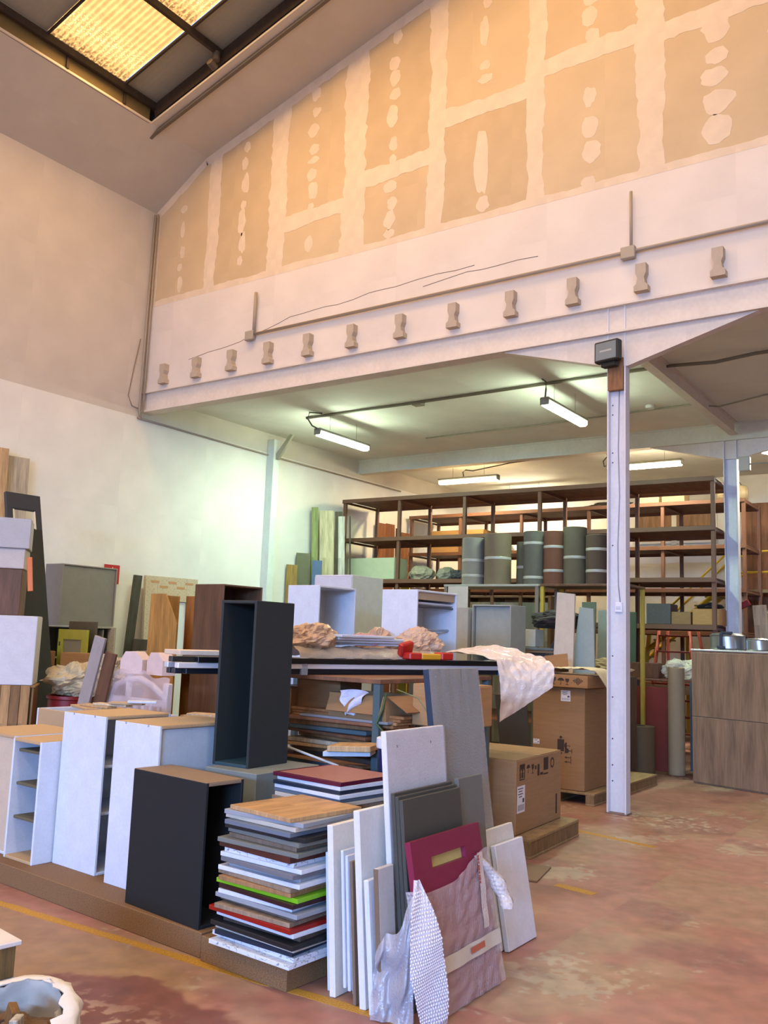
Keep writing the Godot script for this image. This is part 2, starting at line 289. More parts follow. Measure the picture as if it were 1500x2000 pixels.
	# ---------------- the two stacks of door fronts
	var ww := M("d6dae4", 0.4, "mottle", 2.0)
	var kinds := {
		"marble": M("dfe3e8", 0.35, "marble", 2.5), "white": ww, "navy": M("1b2838", 0.45), "cream": M("bfb5a4", 0.5), "black": M("17181b", 0.5), "umber": M("4a4038", 0.6, "grain", 2.0),
		"red": M("8f170d", 0.35), "sand": M("a08a72", 0.6, "grain", 2.0), "taupe": M("77695c", 0.6, "grain", 2.0), "lightgrey": M("8f9398", 0.5), "maroon": M("2c0f16", 0.4), "lime": M("79b41c", 0.35),
		"tan": M("a97f54", 0.6, "grain", 2.0), "grey": M("6a6a6e", 0.5), "walnut": M("53261a", 0.5, "grain", 2.0), "olivegrey": M("6d7069", 0.55), "bluegrey": M("626c78", 0.5), "oak": M("c79f70", 0.55, "grain", 1.5), "wine": M("55122a", 0.35), "rose": M("a07068", 0.5, "mottle", 3.0), "blackgrey": M("2b2f33", 0.5)}
	var lab := {"marble": "white marble-look door", "white": "white door", "navy": "navy door", "cream": "cream door", "black": "black door", "umber": "dark umber door", "red": "deep red door", "sand": "sand brown door", "taupe": "taupe door", "lightgrey": "light grey door", "maroon": "almost black maroon door", "lime": "bright lime green door", "tan": "tan wood door", "grey": "mid grey door", "walnut": "thick dark walnut door", "olivegrey": "olive grey door", "bluegrey": "blue grey door", "oak": "oak-coloured door", "wine": "wine red door with worn rosy back", "blackgrey": "charcoal door", "rose": "rosy worn door"}
	var s1 := ["marble", "marble", "navy", "cream", "black", "umber", "white", "red", "sand", "taupe", "lightgrey", "white", "maroon", "lime", "tan", "sand", "white", "lightgrey", "grey", "white", "marble", "walnut", "olivegrey", "taupe", "olivegrey", "black", "bluegrey", "cream", "lightgrey", "oak"]
	var y := 0.1205
	var n1 := s1.size()
	for i in n1:
		var k: String = s1[i]
		var t := 0.0212 + (0.008 if k == "walnut" else 0.0)
		var below: String = "on the platform" if i == 0 else "resting on " + lab[s1[i - 1]].replace(" door", "") + " one"
		var above: String = ", topmost of the front stack" if i == n1 - 1 else ", " + lab[s1[i + 1]].replace(" door", "") + " above it, front stack"
		var sz := Vector2(0.47 + 0.04 * sin(i * 2.1), 0.46 + 0.03 * cos(i * 1.7))
		var off := Vector2(0.014 * sin(i * 5.3), 0.014 * cos(i * 3.1))
		if i == 11: off.x -= 0.03
		if k in ["lime", "red", "walnut"]: off += Vector2(-0.006, 0.024)
		var grow := 0.06 * (1.0 - float(i) / n1)
		S("furniture_board", lab[k] + " " + below + above, "cabinet door", bx(sz.x + grow, t - 0.0006, sz.y, 0.0015), kinds[k], V(-2.945 + off.x - grow * 0.3, y, -3.535 + off.y), V(0, -3 + 2.5 * sin(i * 4.1) - (0 if i < n1 - 1 else 3), 0), "doors in the front stack")
		y += t
	S("stack_crate", "brown box carrying the rear stack of cabinet doors, mostly hidden", "box", bx(0.48, 0.46, 0.46, 0.005), mdf, V(-3.08, h, -4.06))
	var s2 := ["taupe", "sand", "grey", "taupe", "sand", "taupe", "sand", "cream", "bluegrey", "white", "navy", "white", "wine"]
	y = 0.5805
	for i in s2.size():
		var k: String = s2[i]
		var below2: String = "on its box" if i == 0 else "on " + lab[s2[i - 1]].replace(" door", "").replace(" with worn rosy back", "") + " one"
		var above2: String = ", topmost of the rear stack" if i == s2.size() - 1 else ", under " + lab[s2[i + 1]].replace(" door", "").replace(" with worn rosy back", "") + " one, rear stack"
		S("furniture_board", lab[k] + " " + below2 + above2, "cabinet door", bx(0.50 - 0.006 * (i % 3), 0.0203, 0.46, 0.0015), kinds[k], V(-3.10 + 0.008 * sin(i * 3.0), y, -4.06 + 0.008 * cos(i * 2.0)), V(0, -6 + 1.5 * sin(i * 2.7), 0), "doors in the rear stack")
		y += 0.0208
	S("paper_sheet", "thin rosy worn sheet lying on the wine red top door", "sheet", bx(0.47, 0.001, 0.43, 0.0003), kinds["rose"], V(-3.09, y, -4.06), V(0, -6, 0))

	# ---------------- boards leaning in front of the stacks
	var lw := "white boards leaning by the front stack"
	panel("leaning_board", "narrow white board edge closest to the front stack of doors", "board", -2.635, -3.46, -3.72, 0.60, 0.016, 0.045, ww, lw, 0.0)
	panel("leaning_board", "thick white board with rough cream top, leaning first right of the front stack", "board", -2.575, -3.41, -3.85, 0.735, 0.033, 0.055, M("e2ddd6", 0.5, "mottle", 2.0), lw)
	for k in 4:
		panel("leaning_strip", ["thin white strip leaning close against the thick board", "second thin white strip leaning, beside the brown-edged one", "third thin white strip, ragged at its foot, amid the leaning strips", "white strip leaning just left of the tallest white board"][k], "strip", -2.525 + 0.019 * k, -3.43 - 0.01 * k, -3.66, 0.585 - 0.01 * k - (0.17 if k == 3 else 0.0), 0.015, 0.045, ww, lw, 0.045 - 0.012 * k)
	panel("leaning_strip", "brown chipboard edge strip leaning between the white strips", "strip", -2.445, -3.40, -3.46, 0.60, 0.016, 0.05, M("8a7767", 0.8, "chip", 4.0), lw)
	panel("leaning_board", "tallest white board of the leaning row left of the wrapped panels", "board", -2.39, -3.385, -3.88, 0.825, 0.034, 0.075, M("dcdad8", 0.5, "mottle", 2.0), lw)
	panel("leaning_board", "short white board with ragged edge in front of the tallest leaning board", "board", -2.325, -3.36, -3.50, 0.545, 0.026, 0.055, ww, lw)
	var chipb := panel("leaning_board", "pale board with bare brown chipboard edge leaning behind the bubble wrap", "board", -2.285, -3.37, -3.49, 0.60, 0.024, 0.05, M("c9c3bf", 0.6, "mottle", 2.0), lw)
	P(chipb, "bare_edge", bx(0.0245, 0.598, 0.002, 0.0004), M("86725f", 0.85, "chip", 4.0), V(0, 0, 0.061))
	panel("leaning_board", "small white offcut board showing above the chipboard edge", "board", -2.415, -3.88, -4.05, 0.66, 0.02, 0.05, M("d9d2c6", 0.6, "chip", 3.0), lw)
	var wt := panel("wrapped_board", "tall white panel wrapped in film with two screw holes near its top", "panel", -2.318, -3.53, -4.05, 1.17, 0.03, 0.115, M("dcd8d8", 0.4, "mottle", 2.0))
	for z in [-0.13, 0.17]:
		P(wt, "screw_hole", bx(0.002, 0.012, 0.006, 0.0005), M("4c4844", 0.8), V(0.0155, 1.09, z))
	P(wt, "film_wrap", sheet(30, 10, func(u, v): return V(0.0185 + 0.003 * sin(v * 23.0 + u * 4.0), 1.165 * u, 0.258 - 0.516 * v), 0.0), film("e6e6f0", 0.25))
	var gp := panel("wrapped_board", "tallest grey panel wrapped in creased film leaning at the back of the row", "panel", -2.345, -4.07, -4.60, 1.455, 0.035, 0.20, M("787670", 0.45, "mottle", 1.5))
	P(gp, "film_wrap", sheet(40, 16, func(u, v): return V(0.021 + 0.004 * sin(v * 30.0 + u * 5.0) * sin(u * 7.0 + 1.0), 1.45 * u, 0.268 - 0.536 * v), 0.0), film("cfd0d0", 0.3))
	P(gp, "crinkled_film_edge", sheet(60, 4, func(u, v): return V(0.01 - 0.03 * v, 0.25 + 1.0 * u, -0.272 - 0.012 * absf(sin(u * 70.0)) - 0.008 * v), 0.0), film("c9c9c9", 0.75))
	P(gp, "dark_edge", bx(0.036, 1.452, 0.002, 0.0005), M("1f3145", 0.3), V(0, 0, 0.266))
	for k in 3:
		panel("slate_board", ["hindmost of three dark slate panels behind the wine red one", "middle one of three dark slate panels behind the wine red one", "foremost of three dark slate panels behind the wine red one"][k], "panel", -2.25 + 0.023 * k, -3.50, -4.02, 0.905 - 0.012 * k, 0.02, 0.10, M(["48463f", "45443e", "494840"][k], 0.45, "mottle", 2.0), "dark slate panels")
	panel("grey_board", "narrow shiny grey panel leaning right of the dark slate panels", "panel", -2.235, -4.05, -4.30, 0.915, 0.022, 0.10, M("6e6d66", 0.3, "mottle", 2.0))
	# the wine red panel with a hand hole, half in bubble wrap
	var ang := asin(0.14 / 0.72)
	var red := T("wine_board", "wine red panel with a slot handle, its lower part wrapped in bubble film", "panel", V(-2.085, 0.006, -3.755))
	red.rotation.z = ang
	var rm := M("80203f", 0.4, "mottle", 4.0)
	# one slab around the slot
	P(red, "lower_slab", bx(0.03, 0.585, 0.62, 0.0002), rm)
	P(red, "upper_rail", bx(0.03, 0.085, 0.62, 0.0002), rm, V(0, 0.635, 0))
	P(red, "slot_side", bx(0.03, 0.05, 0.155, 0.0002), rm, V(0, 0.585, 0.2325))
	P(red, "slot_side", bx(0.03, 0.05, 0.165, 0.0002), rm, V(0, 0.585, -0.2275))
	P(red, "slot_back", bx(0.004, 0.05, 0.30), M("c9b26a", 0.6, "mottle", 3.0), V(-0.01, 0.585, 0.005))
	var wrapn := noise(2.5, 88)
	var soft := film("dcc6c2", 0.42, true).duplicate() as StandardMaterial3D
	soft.normal_scale = 0.22
	soft.roughness = 0.35
	P(red, "bubble_wrap", sheet(40, 30, func(u, v):
		var top = 0.50 + 0.10 * smoothstep(0.4, 1.0, v)
		return V(0.020 + 0.010 * wrapn.get_noise_2d(u * 3.0, v * 3.0) + 0.006, top * u, 0.325 - 0.66 * v), 0.0), soft)
	P(red, "bubble_wrap_return", sheet(20, 8, func(u, v): return V(0.03 - 0.06 * v, 0.52 * u + 0.0, 0.327 + 0.006 * sin(u * 9.0 + v * 3.0)), 0.0), film("d6ccd2", 0.5, true))
	var tp := M("cfc5b4", 0.3, "mottle", 3.0)
	P(red, "packing_tape", sheet(4, 24, func(u, v): return V(0.034 + 0.003 * sin(v * 20.0), 0.155 + 0.065 * u + 0.012 * v, 0.32 - 0.65 * v), 0.0005), tp)
	P(red, "tape_print", sheet(2, 6, func(u, v): return V(0.0385, 0.178 + 0.026 * u + 0.012 * (0.55 + 0.2 * v), 0.32 - 0.65 * (0.55 + 0.2 * v)), 0.0004), M("b4624a", 0.4))
	P(red, "tape_strip", sheet(16, 2, func(u, v): return V(0.036 + 0.002 * sin(u * 15.0), 0.26 + 0.33 * u, -0.185 - 0.05 * v - 0.03 * u), 0.0005), film("e6d8cc", 0.6))
	for k in 9:
		P(red, "tape_print_mark", bx(0.0008, [0.010, 0.013, 0.008][k % 3], 0.016, 0.0002), M("a8503f", 0.5), V(0.0385, 0.455 + 0.0145 * k, -0.205 - 0.0015 * k))
	S("bubble_wrap", "bunched roll of bubble wrap clinging to the right edge of the wine red panel", "bubble wrap", sheet(24, 14, func(u, v):
		var a = v * TAU
		var rr = 0.030 + 0.012 * sin(u * PI) + 0.006 * sin(u * 17.0 + v * 6.0)
		return V(-2.155 + 0.10 * (1.0 - u) + cos(a) * rr - 0.05 * u, 0.34 + 0.235 * u, -4.085 + 0.025 * sin(u * PI) * -1.0 + 0.10 * pow(u, 3.0) + sin(a) * rr * 0.9), 0.0), film("d8cdc6", 0.7, true), Vector3.ZERO)
	var flap := [[0.575, -2.16, -3.405, -3.43], [0.47, -2.10, -3.29, -3.43], [0.36, -2.045, -3.225, -3.428], [0.26, -2.03, -3.195, -3.442], [0.15, -2.025, -3.235, -3.448], [0.03, -2.02, -3.30, -3.45]]
	S("bubble_wrap", "pale bubble wrap flap with large bubbles hanging off the left of the wine red panel", "bubble wrap", sheet(40, 16, func(u, v):
		var f: float = u * 4.999
		var kk := int(f)
		var fa = flap[kk]
		var fb = flap[kk + 1]
		var t := f - kk
		return V(lerpf(fa[1], fb[1], t) + 0.006 * sin(u * 11.0 + v * 5.0) + 0.02 * v, lerpf(fa[0], fb[0], t), lerpf(lerpf(fa[2], fb[2], t), lerpf(fa[3], fb[3], t), v)), 0.0015), film("d6d4e2", 0.78, true), Vector3.ZERO)
	var bub := MultiMesh.new()
	bub.transform_format = MultiMesh.TRANSFORM_3D
	var dome := SphereMesh.new()
	dome.radius = 0.0052
	dome.height = 0.006
	dome.radial_segments = 8
	dome.rings = 4
	bub.mesh = dome
	var spots := []
	for row in 40:
		var f := 0.4 + row * 4.5 / 40.0
		var kk := int(f)
		var t := f - kk
		var z0 := lerpf(flap[kk][2], flap[kk + 1][2], t)
		var z1 := lerpf(flap[kk][3], flap[kk + 1][3], t)
		var n := int(absf(z1 - z0) / 0.0135)
		for c in n:
			var v := (c + (0.75 if row % 2 == 0 else 0.25)) / n
			spots.append(V(lerpf(flap[kk][1], flap[kk + 1][1], t) + 0.006 * sin(f / 4.999 * 11.0 + v * 5.0) + 0.02 * v + 0.001, lerpf(flap[kk][0], flap[kk + 1][0], t), lerpf(z0, z1, v)))
	bub.instance_count = spots.size()
	for k in spots.size():
		bub.set_instance_transform(k, Transform3D(Basis(V(0, 0, 1), PI / 2), spots[k]))
	var bi := MultiMeshInstance3D.new()
	bi.name = "air_bubbles"
	bi.multimesh = bub
	bi.material_override = M("eceaf4", 0.15)
	bi.set_meta("kind", "stuff")
	get_node("bubble_wrap_001").add_child(bi, true)
	var slump := noise(0.9, 91, 2)
	S("bubble_wrap", "crumpled translucent wrap slumped on the floor left of the wine red panel", "bubble wrap", sheet(36, 18, func(u, v):
		var q = slump.get_noise_2d(u * 2.0, v * 2.5)
		var hh = lerpf(0.24, 0.50, v) + 0.03 * sin(v * 9.0)
		return V(-2.30 + 0.18 * v + 0.03 * q - 0.02 * u, 0.006 + hh * u, -3.315 - 0.05 * u - 0.05 * v + 0.03 * q), 0.001), film("c4c2ca", 0.36), Vector3.ZERO)
	panel("white_board", "front one of two small white boards leaning at the right end of the row", "board", -2.240, -4.455, -4.785, 0.525, 0.03, 0.095, M("dedfe6", 0.4, "mottle", 2.0))
	panel("white_board", "rear small board with cream top behind the front white one at the right end", "board", -2.276, -4.44, -4.76, 0.60, 0.026, 0.11, M("d8d3cc", 0.5, "mottle", 2.0))
	S("flat_board", "thin scuffed board lying flat on the floor before the pallet", "board", bx(0.20, 0.012, 0.44, 0.002), M("8a7563", 0.8, "mottle", 2.0), V(-2.86, 0.001, -6.03), V(0, 12, 0))

	# ---------------- the long storage bench with its heap of boards
	var steel := M("4d6064", 0.5, "mottle", 2.0)
	var ply := M("8a5f45", 0.7, "grain", 1.0)
	bench("steel storage bench heaped with boards, cartons and long profiles behind the door stacks", V(-3.86, 0, -5.50), 1.1, 1.5, 1.335, ply, steel, [0.28, 0.66, 1.035])
	var tanm := M("a8794c", 0.7, "grain", 1.5)
	var plank_cols := [tanm, M("9a6d44", 0.75, "grain", 1.5), M("b28a58", 0.7, "grain", 1.5), M("6b4b35", 0.75, "grain", 1.5), M("3a3632", 0.6), M("c9b79c", 0.7, "grain", 1.5), M("55666a", 0.6), M("8a6a4c", 0.8, "chip", 2.0)]
	var yy := 0.681
	for i in 12:
		var t := 0.02 + 0.008 * (i % 3)
		var wl := 0.85 + 0.22 * sin(i * 2.3)
		S("plank", ["tan", "brown", "honey", "dark brown", "black", "pale", "blue grey", "chipboard"][(i * 3) % 8] + " plank lying in the middle shelf heap, " + ["at the very bottom", "just above the bottom one", "third layer up, set back", "below a pale block", "sticking out to the right", "half hidden by the bucket", "under the white slat", "angled towards the stacks", "near the upper layer", "below the honey bundle", "next to last", "topmost on that shelf"][i], "plank", bx(wl, t, 0.16 + 0.03 * (i % 4)), plank_cols[(i * 3) % 8], V(-3.82 + 0.10 * sin(i * 1.9), yy, -4.93 - 0.035 * (i % 3)), V(0, -4 + 7 * sin(i * 1.3), 0), "planks heaped on the middle shelf")
		yy += t + 0.001
	for i in 4:
		S("long_plank", "long honey-coloured plank, " + ["lowest", "second from below", "third from below", "uppermost"][i] + " of the bundle just under the open cartons", "plank", bx(0.98, 0.019, 0.17), plank_cols[[0, 2, 1, 0][i]], V(-3.72 + 0.02 * i, yy + 0.02 * i, -4.93), V(0, -5 + i, 0), "honey planks under the cartons")
	S("pale_block", "pale wood offcut with white edge poking out of the shelf heap", "offcut", bx(0.28, 0.035, 0.24), M("d3ad7c", 0.7, "grain", 2.0), V(-3.40, 0.90, -4.63), V(0, 18, 3))
	S("pale_block", "white-faced offcut directly under the pale wood one in the heap", "offcut", bx(0.30, 0.03, 0.22), M("c9ced8", 0.6, "mottle", 2.0), V(-3.44, 0.868, -4.64), V(0, 24, 3))
	S("white_batten", "thin white slat slanting across the heap behind the tall dark cabinet", "slat", bx(0.72, 0.012, 0.014), M("ddd9d0", 0.5), V(-3.80, 0.86, -4.55), V(0, -4, -9))
	S("grey_batten", "grey metal strip lying under the open carton", "slat", bx(0.75, 0.016, 0.09), M("8d94a0", 0.4, "", 1.0, 0.3), V(-3.62, 1.056, -4.82), V(0, -3, 0))
	var bkt := T("paint_bucket", "dark blue bucket with a white lid left of the tall white panel", "bucket", V(-3.02, 0.77, -4.50))
	P(bkt, "bucket_body", lathe([Vector2(0, 0), Vector2(0.082, 0), Vector2(0.085, 0.01), Vector2(0.095, 0.20), Vector2(0, 0.20)], 28), M("141f52", 0.4))
	P(bkt, "bucket_lid", lathe([Vector2(0, 0.19), Vector2(0.102, 0.19), Vector2(0.104, 0.20), Vector2(0.103, 0.245), Vector2(0.094, 0.25), Vector2(0, 0.25)], 28), M("d9dce6", 0.4))
	S("bucket_stand", "brown box under the dark blue bucket", "box", bx(0.26, 0.77, 0.26, 0.005), M("5c4a3c", 0.8, "mottle", 2.0), V(-3.02, 0, -4.50))
	var card := M("a17a50", 0.85, "card", 2.0)
	var card2 := M("8d6743", 0.85, "card", 2.0)
	var oc := T("open_carton", "open cardboard box with a torn flap and a plastic bag over its side", "box", V(-3.52, 1.057, -5.0), -6)
	for s in [-1, 1]:
		P(oc, "side_wall", bx(0.006, 0.17, 0.36, 0.001), card, V(s * 0.25, 0, 0))
		P(oc, "end_wall", bx(0.50, 0.17, 0.006, 0.001), card, V(0, 0, s * 0.18))
	P(oc, "base", bx(0.5, 0.005, 0.36, 0.001), card2)
	P(oc, "torn_flap", bx(0.006, 0.19, 0.34, 0.001), card2, V(0.25, 0.17, 0), V(0, 0, -118))
	P(oc, "front_flap", bx(0.48, 0.12, 0.005, 0.001), card, V(0, 0.165, 0.18), V(160, 0, 0))
	S("plastic_bag", "white carrier bag hanging over the front of the open carton", "bag", sheet(24, 16, func(u, v):
		var w2 = lerpf(0.12, 0.03, pow(u, 0.8))
		return V(-3.54 + (v - 0.5) * 2.0 * w2 - 0.05 * u + 0.008 * sin(u * 12.0 + v * 9.0), 1.245 - 0.16 * u + 0.012 * sin(v * PI), -4.795 + 0.02 * sin(u * 5.0 + v * 7.0)), 0.001), film("e4e2f2", 0.85), Vector3.ZERO)
	carton("carton", "taped cardboard carton left of the open one on the bench shelf", V(-4.0, 1.057, -5.12), 10, 0.34, 0.24, 0.34, card2)
	carton("carton", "small brown carton at the left of the bench shelf, just right of the dark cabinet", V(-4.25, 1.057, -4.98), 0, 0.24, 0.18, 0.26, card)
	carton("carton", "tan box standing at the right end of the bench shelf behind the grey panel", V(-2.98, 1.057, -5.1), -8, 0.34, 0.26, 0.4, M("b38b5e", 0.85, "card", 2.0))
	conduit("green strap hanging loose from the open carton down to the planks", [V(-3.28, 1.25, -4.78), V(-3.29, 1.15, -4.76), V(-3.32, 1.06, -4.74), V(-3.2, 0.99, -4.70), V(-3.05, 0.97, -4.66)], 0.007, "33502f")
	conduit("thin cord drooping from the torn flap with a plug at its end", [V(-3.18, 1.28, -4.75), V(-3.0, 1.24, -4.72), V(-2.9, 1.14, -4.70), V(-2.88, 1.06, -4.70)], 0.004, "6a7050")
	S("white_cushion_board", "bluish white board end lying right of the planks on the bench shelf", "board", bx(0.3, 0.05, 0.2), M("aebcdc", 0.5), V(-3.0, 0.99, -4.68), V(0, 5, 0))

	# long profiles across the bench top
	var bdir := rad_to_deg(atan2(-3.0, 0.85))
	var prof_cols := ["1b222a", "2b3138", "1b222a", "c9ccd2", "23384a", "e2e2e4", "1f252c", "30302e", "17191c"]
	for i in 9:
		var lay := i / 3
		var at2 := V(-3.86 + 0.058 * (i % 3) + 0.02 * lay, 1.337 + 0.036 * lay, -5.35)
		S("metal_profile", ["black", "charcoal", "black", "silver", "dark blue", "pale grey", "charcoal", "brown black", "black"][i] + " long profile, " + ["front", "middle", "back"][i % 3] + " of the " + ["lowest", "middle", "top"][lay] + " layer across the bench", "profile", bx(3.1 + 0.15 * sin(i * 3.0), 0.034, 0.05), M(prof_cols[i], 0.3, "", 1.0, 0.35), at2, V(0, -bdir, 0), "long profiles on the bench top")
	for q in [[-4.04, -4.72], [-3.50, -6.55]]:
		S("tape_wrap", "strip of clear tape binding the long profiles, " + ("end near the dark cabinet" if q[0] < -3.8 else "end under the bubble sheet"), "tape", bx(0.055, 0.115, 0.20, 0.004), film("b8c4da", 0.6), V(q[0] + 0.06, 1.332, q[1]), V(0, -bdir, 0))
	S("wrapped_boards", "sheaf of boards in wrinkled beige film lying on the profiles", "package", sheet(40, 16, func(u, v):
		var a = v * PI
		var nn2 = noise(2.2, 95).get_noise_2d(u * 4.0, v * 2.0)
		var c2 = V(-4.12, 1.445, -4.75).lerp(V(-3.72, 1.445, -6.1), u)
		return c2 + V(0.20 * cos(a) * (1.0 - 0.3 * u), 0.09 * sin(a) * (1.0 - 0.35 * u) + 0.02 * nn2, 0.07 * cos(a)), 0.0), film("a39788", 0.93), Vector3.ZERO)
	for i in 4:
		S("thin_white_board", ["lowest", "second", "third", "topmost"][i] + " of four thin white boards tied on the wrapped sheaf", "board", bx(0.9 - 0.1 * i, 0.018, 0.24 - 0.02 * i), ww, V(-4.02 + 0.03 * i, 1.535 + 0.019 * i, -5.6 + 0.08 * i), V(0, -bdir + 4 * i, 0), "tied white boards")
	S("red_tie", "red and white tie around the thin white boards", "tie", bx(0.04, 0.085, 0.255, 0.003), M("b98a96", 0.5), V(-4.02, 1.533, -5.55), V(0, -bdir, 0))
	S("plastic_film", "crumpled beige film at the left of the thin white boards", "plastic", crumple(V(0.15, 0.10, 0.2), 5), film("cfae90", 0.85), V(-4.05, 1.50, -4.95))
	S("plastic_film", "small peak of crumpled film behind the thin white boards", "plastic", crumple(V(0.16, 0.11, 0.16), 8), film("c4a184", 0.75), V(-4.3, 1.46, -6.1))
	S("plastic_film", "crumpled clear film leaning on the tall white cabinet with a rail", "plastic", crumple(V(0.17, 0.11, 0.15), 9), film("c9a88c", 0.8), V(-3.86, 1.47, -6.05))
	var rb := T("red_packet", "red and yellow packet lying on the profiles before the white cabinet", "packet", V(-3.60, 1.447, -5.78), -bdir)
	P(rb, "red_end", bx(0.12, 0.05, 0.10, 0.008), M("b5251d", 0.4), V(-0.16, 0, 0))
	P(rb, "red_flap", bx(0.13, 0.10, 0.05, 0.01), M("a8241c", 0.4), V(-0.18, 0.03, -0.06), V(20, 10, 12))
	P(rb, "yellow_middle", bx(0.20, 0.045, 0.09, 0.008), M("d09a26", 0.4))
	P(rb, "red_end", bx(0.12, 0.055, 0.10, 0.008), M("b5251d", 0.4), V(0.16, 0, 0))
	# bubble sheet over the far end of the profiles
	var dn := noise(1.4, 97)
	S("bubble_sheet", "cream bubble sheet draped over the right end of the long profiles", "bubble wrap", sheet(48, 28, func(u, v):
		var p: Vector3
		var a = V(-3.82, 1.455, -6.02).lerp(V(-3.66, 1.535, -6.45), v)
		var b = V(-3.20, 1.46, -6.12).lerp(V(-3.10, 1.50, -6.55), v)
		var c = V(-3.19, 1.00, -6.16).lerp(V(-2.88, 1.27, -6.42), v)
		if u < 0.52: p = a.lerp(b, u / 0.52) + V(0, 0.05 * sin(u / 0.52 * PI), 0)
		else:
			var k = (u - 0.52) / 0.48
			p = b.lerp(c, k) + V(0.09 * sin(k * PI) * (0.4 + 0.6 * v), 0.06 * sin(k * PI) * v, 0.03 * sin(k * PI))
		return p + Vector3.ONE * 0.014 * dn.get_noise_2d(u * 6.0, v * 5.0), 0.003), film("dfcfc0", 0.90), Vector3.ZERO)

	# white cabinets standing at the back of the bench
	var bench2 := bench("low trestle carrying the white cabinets behind the long profiles", V(-4.74, 0, -6.80), 1.4, 0.80, 1.335, ply, steel, [0.6])
	cabinet("white_cabinet", "white cabinet open to the right, left of the trio behind the bench", "cabinet", V(-5.05, 1.337, -6.3), 89, 0.52, 0.69, 0.36, blue_white, inside, {"shelves": []})
	var wr := cabinet("white_cabinet", "tall white cabinet open to the right with a chrome rail inside", "cabinet", V(-4.17, 1.337, -6.55), 88, 0.62, 0.665, 0.36, blue_white, inside, {"shelves": [0.55]})
	P(wr, "hanging_rail", tube([V(-0.29, 0.34, 0.1), V(0.29, 0.34, 0.1)], 0.012), M("c4c4c4", 0.25, "", 1.0, 0.8))
	P(wr, "top_rail", tube([V(-0.29, 0.53, 0.14), V(0.29, 0.53, 0.14)], 0.010), M("3c3c3c", 0.4))
	P(wr, "label_strip", bx(0.56, 0.06, 0.004), M("c9b89c", 0.6, "chip", 3.0), V(0, 0.585, 0.165))
	cabinet("white_cabinet", "full-height white cabinet behind the two open ones, greenish side lit", "cabinet", V(-6.0, 0, -7.95), 2, 0.50, 2.25, 0.6, M("d5d6e0", 0.45, "mottle", 2.0), inside, {"side": M("cfd6cc", 0.5, "mottle", 2.0)})
	P(get_node("white_cabinet_002"), "front_panel", bx(0.49, 2.22, 0.016), M("d2d3de", 0.45, "mottle", 2.0), V(0, 0.01, 0.305))
	S("white_sheet", "low white board standing between the two open white cabinets", "board", bx(0.62, 0.54, 0.02), M("c6d2e6", 0.45, "mottle", 2.0), V(-4.52, 1.337, -7.02))
	S("blue_board", "low blue-white board end far left behind the tall dark cabinet", "board", bx(0.4, 1.86, 0.03), M("c3cfe6", 0.45, "mottle", 2.0), V(-5.55, 0, -6.55))
	# second bench row: grey cabinets near the rolls
	bench("second storage bench further back holding grey cabinets and odd boards", V(-5.3, 0, -10.22), 1.7, 1.5, 1.33, ply, steel, [0.7])
	var gcol := M("9aa19c", 0.5, "mottle", 2.0)
	S("slate_board", "dark blue-grey board right of the white cabinet with the rail", "board", bx(0.12, 0.66, 0.4), M("3d4c60", 0.5, "mottle", 2.0), V(-5.62, 1.332, -9.7))
	S("grey_board", "light grey board standing between the slate board and the grey cabinet", "board", bx(0.17, 0.66, 0.4), M("a9a89c", 0.5, "mottle", 2.0), V(-5.44, 1.332, -9.68))
	var gc := cabinet("grey_cabinet", "pale grey cabinet open to the front with rows of pin holes", "cabinet", V(-5.08, 1.332, -9.75), 0, 0.52, 0.70, 0.4, gcol, M("8b958f", 0.5, "mottle", 2.0), {"shelves": [0.16]})
	P(gc, "front_sheet", bx(0.47, 0.50, 0.008), gcol, V(0, 0.18, 0.14))
	for k in 8:
		P(gc, "pin_hole", bx(0.002, 0.008, 0.008, 0.0004), M("3d4540", 0.7), V(0.2415, 0.22 + 0.055 * k, 0.15))
	S("white_tray", "small white box among dark scraps behind the grey cabinet", "box", bx(0.26, 0.22, 0.25), M("c9cac2", 0.6, "mottle", 2.0), V(-5.14, 1.55, -10.75))
	S("black_bundle", "dark padded bundle lying high behind the grey cabinets", "bundle", crumple(V(0.36, 0.13, 0.2), 21, 0.15), M("2b2324", 0.85, "mottle", 2.0), V(-4.75, 1.79, -10.75))
	S("dark_beam", "dark steel arm slanting down from the padded bundle", "arm", bx(0.07, 0.75, 0.07, 0.006), M("2c2a30", 0.5), V(-4.86, 1.335, -10.55), V(0, 0, -32))
	for i in 6:
		S("thin_board", ["blue grey", "brown", "white", "charcoal", "tan", "grey"][i] + " thin board in the pile under the white tray, layer " + ["one above the bench", "two, under a white one", "in the middle", "right above the white one", "second from top", "touching the tray"][i], "board", bx(0.8 + 0.1 * sin(i * 2.0), 0.03, 0.5), M(["5c6a78", "6b4a36", "c2c4c4", "33343a", "8c7355", "7a7d80"][i], 0.6, "mottle", 2.0), V(-4.9 + 0.06 * sin(i * 3.0), 1.332 + 0.036 * i, -10.75), V(0, 8 * sin(i * 1.7), 0), "boards under the white tray")
	var wedge := T("leaning_slab", "tall cream slab leaning beside the yellow table leg behind the carton", "board", V(-4.27, 0.125, -9.72), 0)
	wedge.rotation_degrees.x = -4
	P(wedge, "slab", extrude(PackedVector2Array([Vector2(-.15, 0), Vector2(.13, 0), Vector2(.11, 2.06), Vector2(-.11, 2.08)]), 0.03), M("cfc4b2", 0.6, "mottle", 2.0))
	var wedge2 := T("leaning_slab", "pale aqua slab leaning behind the cream one", "board", V(-4.14, 0.125, -9.95), 0)
	wedge2.rotation_degrees.x = -4
	P(wedge2, "slab", extrude(PackedVector2Array([Vector2(-.25, 0), Vector2(.22, 0), Vector2(.12, 1.9), Vector2(-.05, 1.92)]), 0.03), M("a6b0a8", 0.5, "mottle", 2.0))
